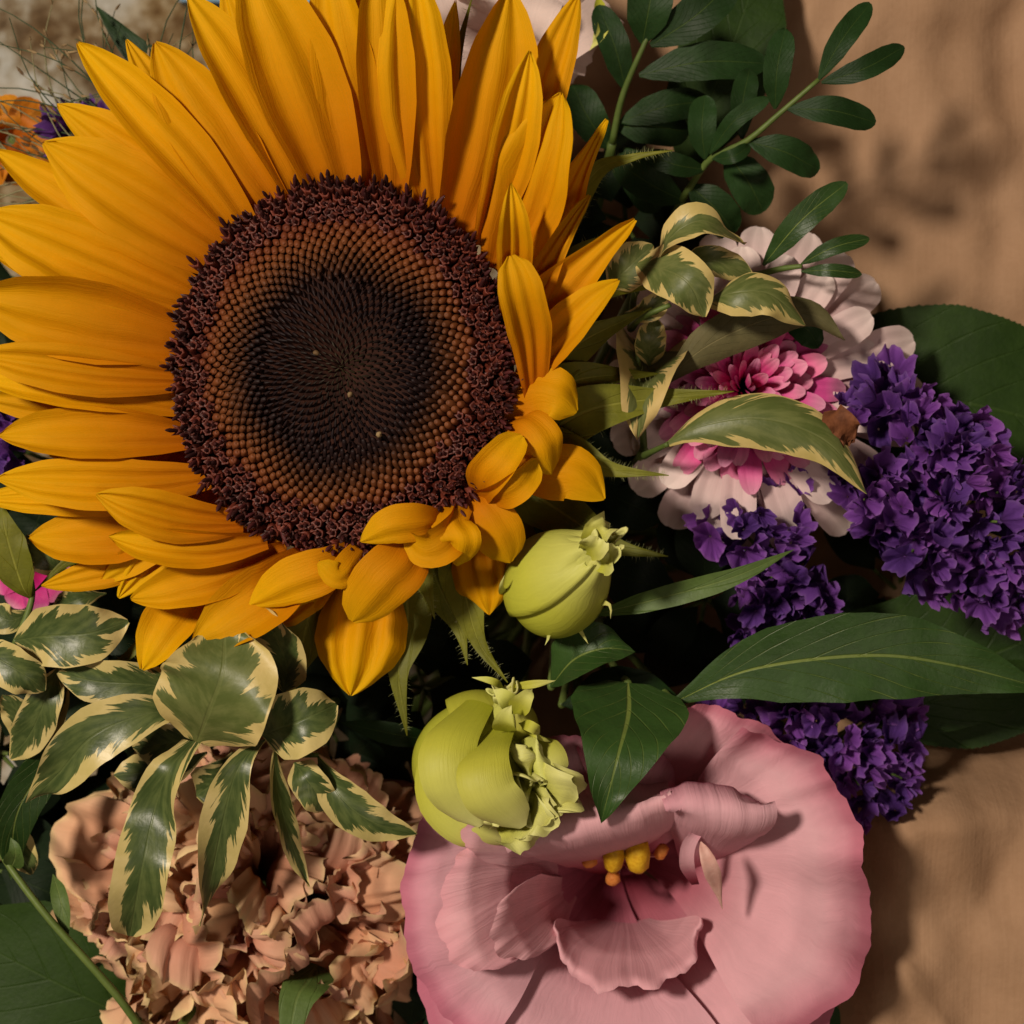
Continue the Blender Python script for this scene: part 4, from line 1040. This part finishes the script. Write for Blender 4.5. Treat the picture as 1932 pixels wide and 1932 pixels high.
sp5 = sprig('pittosporum_sprig', 'variegated sprig with a folded leaf and a long leaf with browned edge', 'leaf sprig', (1215, 850, -20),
 [[(1215, 850, -20), (1210, 760, -18), (1200, 640, -14)], [(1215, 860, -18), (1235, 850, -10), (1260, 838, -5)]],
 [([(1222, 660, -34), (1218, 690, -20), (1208, 755, -6), (1203, 830, -7)], 150, dict(pr='leaf', seed=241, cup=1.0, cexp=1.1, ruffle=.30, rf=1.6, nu=20, mat='var3')),
  ([(1252, 842, -6), (1320, 805, -2), (1440, 790, 1), (1560, 835, 1), (1636, 932, -3)], 112, dict(pr='lanc', seed=242, cup=-.35, ruffle=.08, roll=8)),
  ([(1225, 690, -16), (1228, 640, -12), (1240, 600, -12)], 60, dict(seed=243, pr='ell'))], 'var2', group=G1)
blade('withered_patch', sp5, 'rust', [(1556, 780, 2), (1578, 790, 6), (1598, 812, 5), (1592, 838, 3)], 56, 'ell', nu=16, nv=16, fold=.9, ruffle=.5, rf=3.5, jag=.1, jf=3, seed=244, thick=.0008)

# ------------------------------------------------------------------ dark green sprigs at the upper right
G2 = 'dark pistacia sprigs'
def lf(b, t, W_, z0=-20, z1=-18, bow=6, **kw):
    d = np.array([t[0] - b[0], t[1] - b[1]], float); n_ = np.array([d[1], -d[0]]) / np.linalg.norm(d)
    q = np.array(b) + d * .5 + n_ * bow
    return ([(b[0], b[1], z0), (q[0], q[1], (z0 + z1) / 2 + 3), (t[0], t[1], z1)], W_ * .88, kw)
sprig('pistacia_sprig', 'dark green sprig with paired leaflets reaching out over the paper', 'leaf sprig', (1286, 378, -36),
 [[(1286, 378, -36), (1340, 300, -28), (1406, 268, -22), (1470, 215, -18), (1545, 150, -14)]],
 [lf((1545, 150), (1642, 6), 54, -14, -14), lf((1550, 156), (1706, 88), 52, -14, -14, -8), lf((1462, 205), (1482, 54), 62, -18, -14), lf((1486, 206), (1652, 232), 64, -17, -18, 10),
  lf((1412, 268), (1545, 322), 72, -22, -26, 8), lf((1340, 290), (1452, 184), 40, -26, -18, 14), lf((1400, 262), (1414, 130), 56, -24, -24), lf((1330, 300), (1330, 180), 62, -28, -26),
  lf((1345, 300), (1415, 275), 32, -24, -22, -8), lf((1300, 350), (1385, 440), 84, -34, -38), lf((1370, 290), (1440, 400), 90, -34, -36), lf((1290, 380), (1160, 300), 80, -36, -34), lf((1330, 320), (1220, 290), 50, -30, -28)], 'dark', group=G2, pr='lflt', cup=.2, ruffle=.10, nv=36)
sprig('pistacia_sprig', 'upright dark green sprig between the pale flower and the paper', 'leaf sprig', (1155, 270, -40),
 [[(1155, 270, -40), (1175, 180, -34), (1215, 85, -28), (1245, 20, -26)]],
 [lf((1212, 82), (1238, -60), 98, -28, -24, 0), lf((1228, 86), (1390, -46), 92, -28, -24, -10), lf((1206, 142), (1448, 120), 84, -30, -28, 14), lf((1180, 170), (1128, 10), 66, -34, -30, -6),
  lf((1170, 230), (1340, 190), 70, -38, -36, 8), lf((1165, 240), (1300, 250), 84, -40, -38), lf((1150, 280), (1080, 160), 80, -42, -40), lf((1170, 280), (1240, 400), 90, -44, -44)], 'dark', group=G2, pr='lflt', cup=.2, ruffle=.10, nv=36)
sprig('pistacia_sprig', 'small dark green sprig lying across the chrysanthemum petals', 'leaf sprig', (1425, 520, -22),
 [[(1425, 520, -22), (1470, 508, -18), (1513, 502, -15)]],
 [lf((1440, 500), (1598, 345), 60, -18, -12, 10), lf((1512, 498), (1640, 450), 36, -15, -13, 8), lf((1512, 512), (1626, 517), 30, -15, -14, 4)], 'mid', group=G2, pr='lflt', cup=.2, ruffle=.12, nv=36)

# ------------------------------------------------------------------ single large leaves
def big_leaf(label, pts, W_, mat, pr='lanc', name='leaf', **kw):
    a = dict(nu=16, nv=36, cup=.12, ruffle=.05, rf=1.6, thick=.0005)
    a.update(kw)
    root = thing(name, label, 'leaf', P(*pts[0]))
    blade('leaf_blade', root, mat, pts, W_, pr, **a)
    stalk(root, 'stem', P(*pts[0]), .9)
    return root
big_leaf('long lance-shaped green leaf with yellow midrib lying across the purple statice', [(1270, 1325, -16), (1420, 1262, -10), (1640, 1236, -8), (1800, 1255, -9), (1975, 1300, -12)], 172, 'mid', seed=301, cup=.14, roll=-6, nu=20, nv=60, ruffle=.13, rf=2.2, serr=.02, sn=17)
big_leaf('pointed dark green leaf hanging over the pink flower', [(1185, 1290, -16), (1185, 1350, -6), (1165, 1430, 4), (1134, 1552, 2)], 236, 'mid', 'tri', seed=302, fold=.5, roll=-6, ruffle=.14)
big_leaf('small folded dark leaf below the closed bud', [(1040, 1296, -18), (1085, 1245, -12), (1140, 1225, -10), (1200, 1230, -11)], 112, 'mid', 'leaf', seed=303, cup=.5, cexp=1.2, roll=34, ruffle=.15)
big_leaf('narrow pointed green leaf crossing the dark gap towards the statice', [(1100, 1165, -16), (1220, 1135, -9), (1380, 1090, -6), (1500, 1036, -6)], 44, 'blade', 'lanc', seed=304, cup=.35, nu=8)
big_leaf('broad serrated green leaf lying on the paper behind the statice', [(1500, 860, -60), (1650, 760, -52), (1820, 760, -48), (2080, 830, -50)], 360, 'broad', 'ell', seed=305, serr=.035, sn=60, nv=180, cup=.08)
big_leaf('shaded green leaf under the large statice head', [(1560, 1180, -62), (1700, 1240, -56), (1850, 1240, -54), (2060, 1150, -52)], 330, 'broad', 'ell', seed=306, serr=.03, sn=60, nv=180)
big_leaf('broad dark leaf at the stem of the peach carnation', [(330, 1960, -56), (200, 1900, -46), (60, 1830, -44), (-90, 1750, -46)], 290, 'broad', 'ell', seed=307, cup=.1)
big_leaf('slim curved green leaf hanging beside the variegated leaves', [(140, 1360, -24), (80, 1450, -16), (30, 1540, -14), (20, 1660, -20)], 86, 'mid', 'lanc', seed=308, roll=30)
big_leaf('flat green strap leaf poking out below the carnation', [(640, 1740, -64), (585, 1845, -26), (558, 1890, -18), (540, 2010, -14)], 104, 'blade', 'blade', seed=309, cup=.1)
big_leaf('slim dark leaf between the carnation and the frilled bud', [(830, 1395, -26), (760, 1388, -22), (640, 1362, -24)], 44, 'dark', 'lanc', seed=310)
big_leaf('broad green leaf upright on the paper behind the pistacia', [(1290, 330, -62), (1340, 190, -56), (1390, 60, -54), (1440, -90, -56)], 190, 'broad', 'ell', seed=311, cup=.1)
big_leaf('dark leaf under the lance-shaped leaf at the edge of the paper', [(1560, 1330, -52), (1700, 1330, -44), (1830, 1310, -42), (1990, 1260, -46)], 120, 'broad', 'ell', seed=312)
big_leaf('dark leaf in the gap between bud and lance-shaped leaf', [(1060, 1330, -30), (1180, 1310, -24), (1300, 1340, -26)], 110, 'dark', 'leaf', seed=313)
big_leaf('small dark leaf between the pink flower and the paper', [(1500, 1880, -44), (1545, 1900, -40), (1560, 1990, -44)], 70, 'dark', 'lanc', seed=314)
big_leaf('dark leaf tip behind the ruffled edge of the pink flower', [(1540, 1650, -46), (1600, 1690, -40), (1640, 1745, -42)], 60, 'dark', 'lanc', seed=315)

vine = thing('vine_tendril', 'thin green vine stalk running down beside the peach carnation', 'stalk', P(20, 1640, -18))
stem('stem', vine, 'stem', [(-60, 1520, -26), (-10, 1590, -20), (25, 1645, -16), (90, 1730, -14), (170, 1820, -14), (230, 1890, -16), (300, 1990, -22)], .7, .95, n=40)
blade('leaf', vine, 'blade', [(100, 1650, -22), (115, 1700, -17), (128, 1775, -16)], 34, 'lanc', nu=6, nv=16, cup=.3)
blade('leaf', vine, 'blade', [(20, 1640, -18), (30, 1610, -12), (20, 1580, -12)], 40, 'lanc', nu=6, nv=16, cup=.3)
stalk(vine, 'stem', P(300, 1990, -22), 1.0)

# ------------------------------------------------------------------ filler foliage added deep in the bouquet, near-black leaves standing in for shade
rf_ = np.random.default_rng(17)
G3 = 'added near-black filler stems deep in the bouquet'
for (cx, cy, z, n_, sp, lab) in ((1330, 1130, -58, 20, 210, 'added near-black filler stem deep in the gap right of the sunflower'), (800, 1300, -48, 16, 190, 'added near-black filler stem deep in the gap below the sunflower'),
                       (150, 1180, -46, 16, 220, 'added near-black filler stem in the shade under the left rays'), (1180, 420, -56, 18, 210, 'added near-black filler stem behind the right sunflower rays'),
                       (1700, 1120, -68, 16, 220, 'added near-black filler stem in the shade beneath the statice'), (160, 1640, -56, 16, 220, 'added near-black filler stem in the shade left of the carnation'),
                       (1100, 900, -50, 16, 200, 'added near-black filler stem in the gap beside the closed bud'), (820, 1860, -70, 12, 200, 'added near-black filler stem below the pink flower and carnation'),
                       (100, 560, -60, 14, 260, 'added near-black filler stem behind the left sunflower rays'), (120, 880, -44, 18, 260, 'added near-black filler stem under the level left rays of the sunflower'), (0, 1420, -52, 16, 230, 'added near-black filler stem behind the shaded variegated sprig'), (620, 1370, -62, 18, 220, 'added near-black filler stem between the sunflower and the carnation'), (320, 1330, -60, 18, 230, 'added near-black filler stem under the cream edged fan of leaves'), (-10, 1640, -62, 18, 220, 'added near-black filler stem behind the thin vine stalk'), (-20, 1130, -62, 18, 230, 'added near-black filler stem behind the magenta flower scrap'), (770, 1960, -52, 14, 170, 'added near-black filler stem in the gap between carnation and pink flower')):
    root = thing('filler_stem', lab, 'foliage', P(cx, cy, z - 14), G3)
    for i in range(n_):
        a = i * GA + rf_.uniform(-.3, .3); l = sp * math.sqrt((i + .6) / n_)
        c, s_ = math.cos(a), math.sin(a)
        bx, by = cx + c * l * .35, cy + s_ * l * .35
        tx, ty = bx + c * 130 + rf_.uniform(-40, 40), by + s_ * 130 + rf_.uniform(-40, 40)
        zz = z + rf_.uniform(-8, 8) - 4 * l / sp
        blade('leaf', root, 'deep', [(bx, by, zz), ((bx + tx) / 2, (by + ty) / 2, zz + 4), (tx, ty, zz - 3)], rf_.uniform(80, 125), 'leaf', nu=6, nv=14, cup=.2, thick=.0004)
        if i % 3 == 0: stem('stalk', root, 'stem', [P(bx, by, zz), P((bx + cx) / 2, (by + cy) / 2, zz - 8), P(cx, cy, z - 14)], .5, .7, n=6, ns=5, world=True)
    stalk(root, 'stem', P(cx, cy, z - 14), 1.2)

# ------------------------------------------------------------------ upper left: grass panicles, an orange flower, a pink scrap, a blue card
rg = np.random.default_rng(23)
def panicle(label, base, d, n_, ln, mat, seed, spread=.35):
    r = np.random.default_rng(seed)
    root = thing('grass_panicle', label, 'ornamental grass', P(*base), 'grass panicles')
    V_, F_ = [], []
    sv, sf = [], []
    for i in range(n_):
        a = math.atan2(d[1], d[0]) + r.normal() * spread
        l = ln * r.uniform(.5, 1.1)
        x0, y0 = base[0] + r.uniform(-20, 20), base[1] + r.uniform(-20, 20)
        b = r.uniform(-.25, .25)
        z = base[2] + r.uniform(-6, 10)
        pts = [P(x0, y0, base[2]), P(x0 + l * .4 * math.cos(a), y0 + l * .4 * math.sin(a), z + 4), P(x0 + l * .75 * math.cos(a + b), y0 + l * .75 * math.sin(a + b), z + 6), P(x0 + l * math.cos(a + 2 * b), y0 + l * math.sin(a + 2 * b), z + 3)]
        C, L = spline(np.array(pts), 12)
        vs, fs, uv = tube_geo(C, np.linspace(.00028, .00010, 12), 5)
        k = len(V_); V_ += vs; F_ += [tuple(q + k for q in f) for f in fs]
        for m_ in range(3):
            t = int(r.integers(5, 12)); c = C[t]; u = (C[t] - C[t - 1]); u /= np.linalg.norm(u)
            u = u + r.normal(size=3) * .35
            rot = frame(u)
            uu = lathe_unit([(0, .1), (.3, .5), (.7, .45), (1, .05)], 6)
            k = len(sv); s_ = r.uniform(.0008, .0014)
            sv += list((rot @ (uu[0] * np.array([s_ * .6, s_ * .6, s_ * 2.4])).T).T + c)
            sf += [tuple(q + k for q in f) for f in uu[1]]
    o_ = off(root)
    obj('strands', mesh('strands', np.array(V_) - o_, F_, M[mat]), root, stuff=True)
    obj('seeds', mesh('seeds', np.array(sv) - o_, sf, M['seed']), root, stuff=True)
    stalk(root, 'straw2', P(*base), .8)
panicle('green wispy grass panicle sweeping across the rug', (330, 330, -42), (-1, -1.0), 26, 480, 'straw2', 1, .5)
panicle('pale dry grass panicle leaning out beside the orange flower', (250, 400, -50), (-1, -.75), 30, 430, 'straw', 2, .5)
panicle('thin dry grass panicle behind the topmost rays', (430, 300, -46), (-1, -.7), 16, 420, 'straw2', 3, .35)
big_leaf('blurred dark grass blade behind the upper left rays', [(420, 260, -50), (330, 160, -44), (250, 90, -42), (180, 10, -44)], 60, 'dark', 'lanc', seed=320)
OC = P(20, 260, -60)
of = thing('orange_flower', 'small orange flower half hidden behind the left sunflower rays', 'flower', OC)
for a in range(0, 360, 30):
    c, s_ = math.cos(R(a + 8)), math.sin(R(a + 8))
    blade('petal', of, 'orange', [(20 + 10 * c, 265 - 10 * s_, -60), (20 + 70 * c, 265 - 42 * s_, -54), (20 + 120 * c, 265 - 85 * s_, -58)], 62, 'strap', nu=6, nv=12, cup=.2)
stalk(of, 'stem', OC, 1.2)
KC = P(60, 1090, -40)
kf = thing('pink_flower', 'small magenta flower scrap under the lower left sunflower rays', 'flower', KC)
for a in range(0, 360, 40):
    c, s_ = math.cos(R(a)), math.sin(R(a))
    blade('petal', kf, 'mum_in', [(60 + 6 * c, 1080 - 6 * s_, -40), (60 + 40 * c, 1080 - 40 * s_, -35), (60 + 75 * c, 1080 - 75 * s_, -36)], 48, 'strap', nu=6, nv=12, cup=.2)
stalk(kf, 'stem', KC, 1.2)

cb = P(500, -34, TABLE * 1000 + 3)
bx_ = [(x, y, z) for z in (-.0028, .003) for x, y in ((-.03, -.0075), (.03, -.0085), (.032, .03), (-.028, .03))]
card = obj('blue_card', mesh('blue_card', np.array(bx_) + cb, [(3, 2, 1, 0), (4, 5, 6, 7), (0, 1, 5, 4), (1, 2, 6, 5), (2, 3, 7, 6), (3, 0, 4, 7)], M['blue'], smooth=False))
tag(card, 'light blue card lying on the rug behind the topmost rays', 'card')
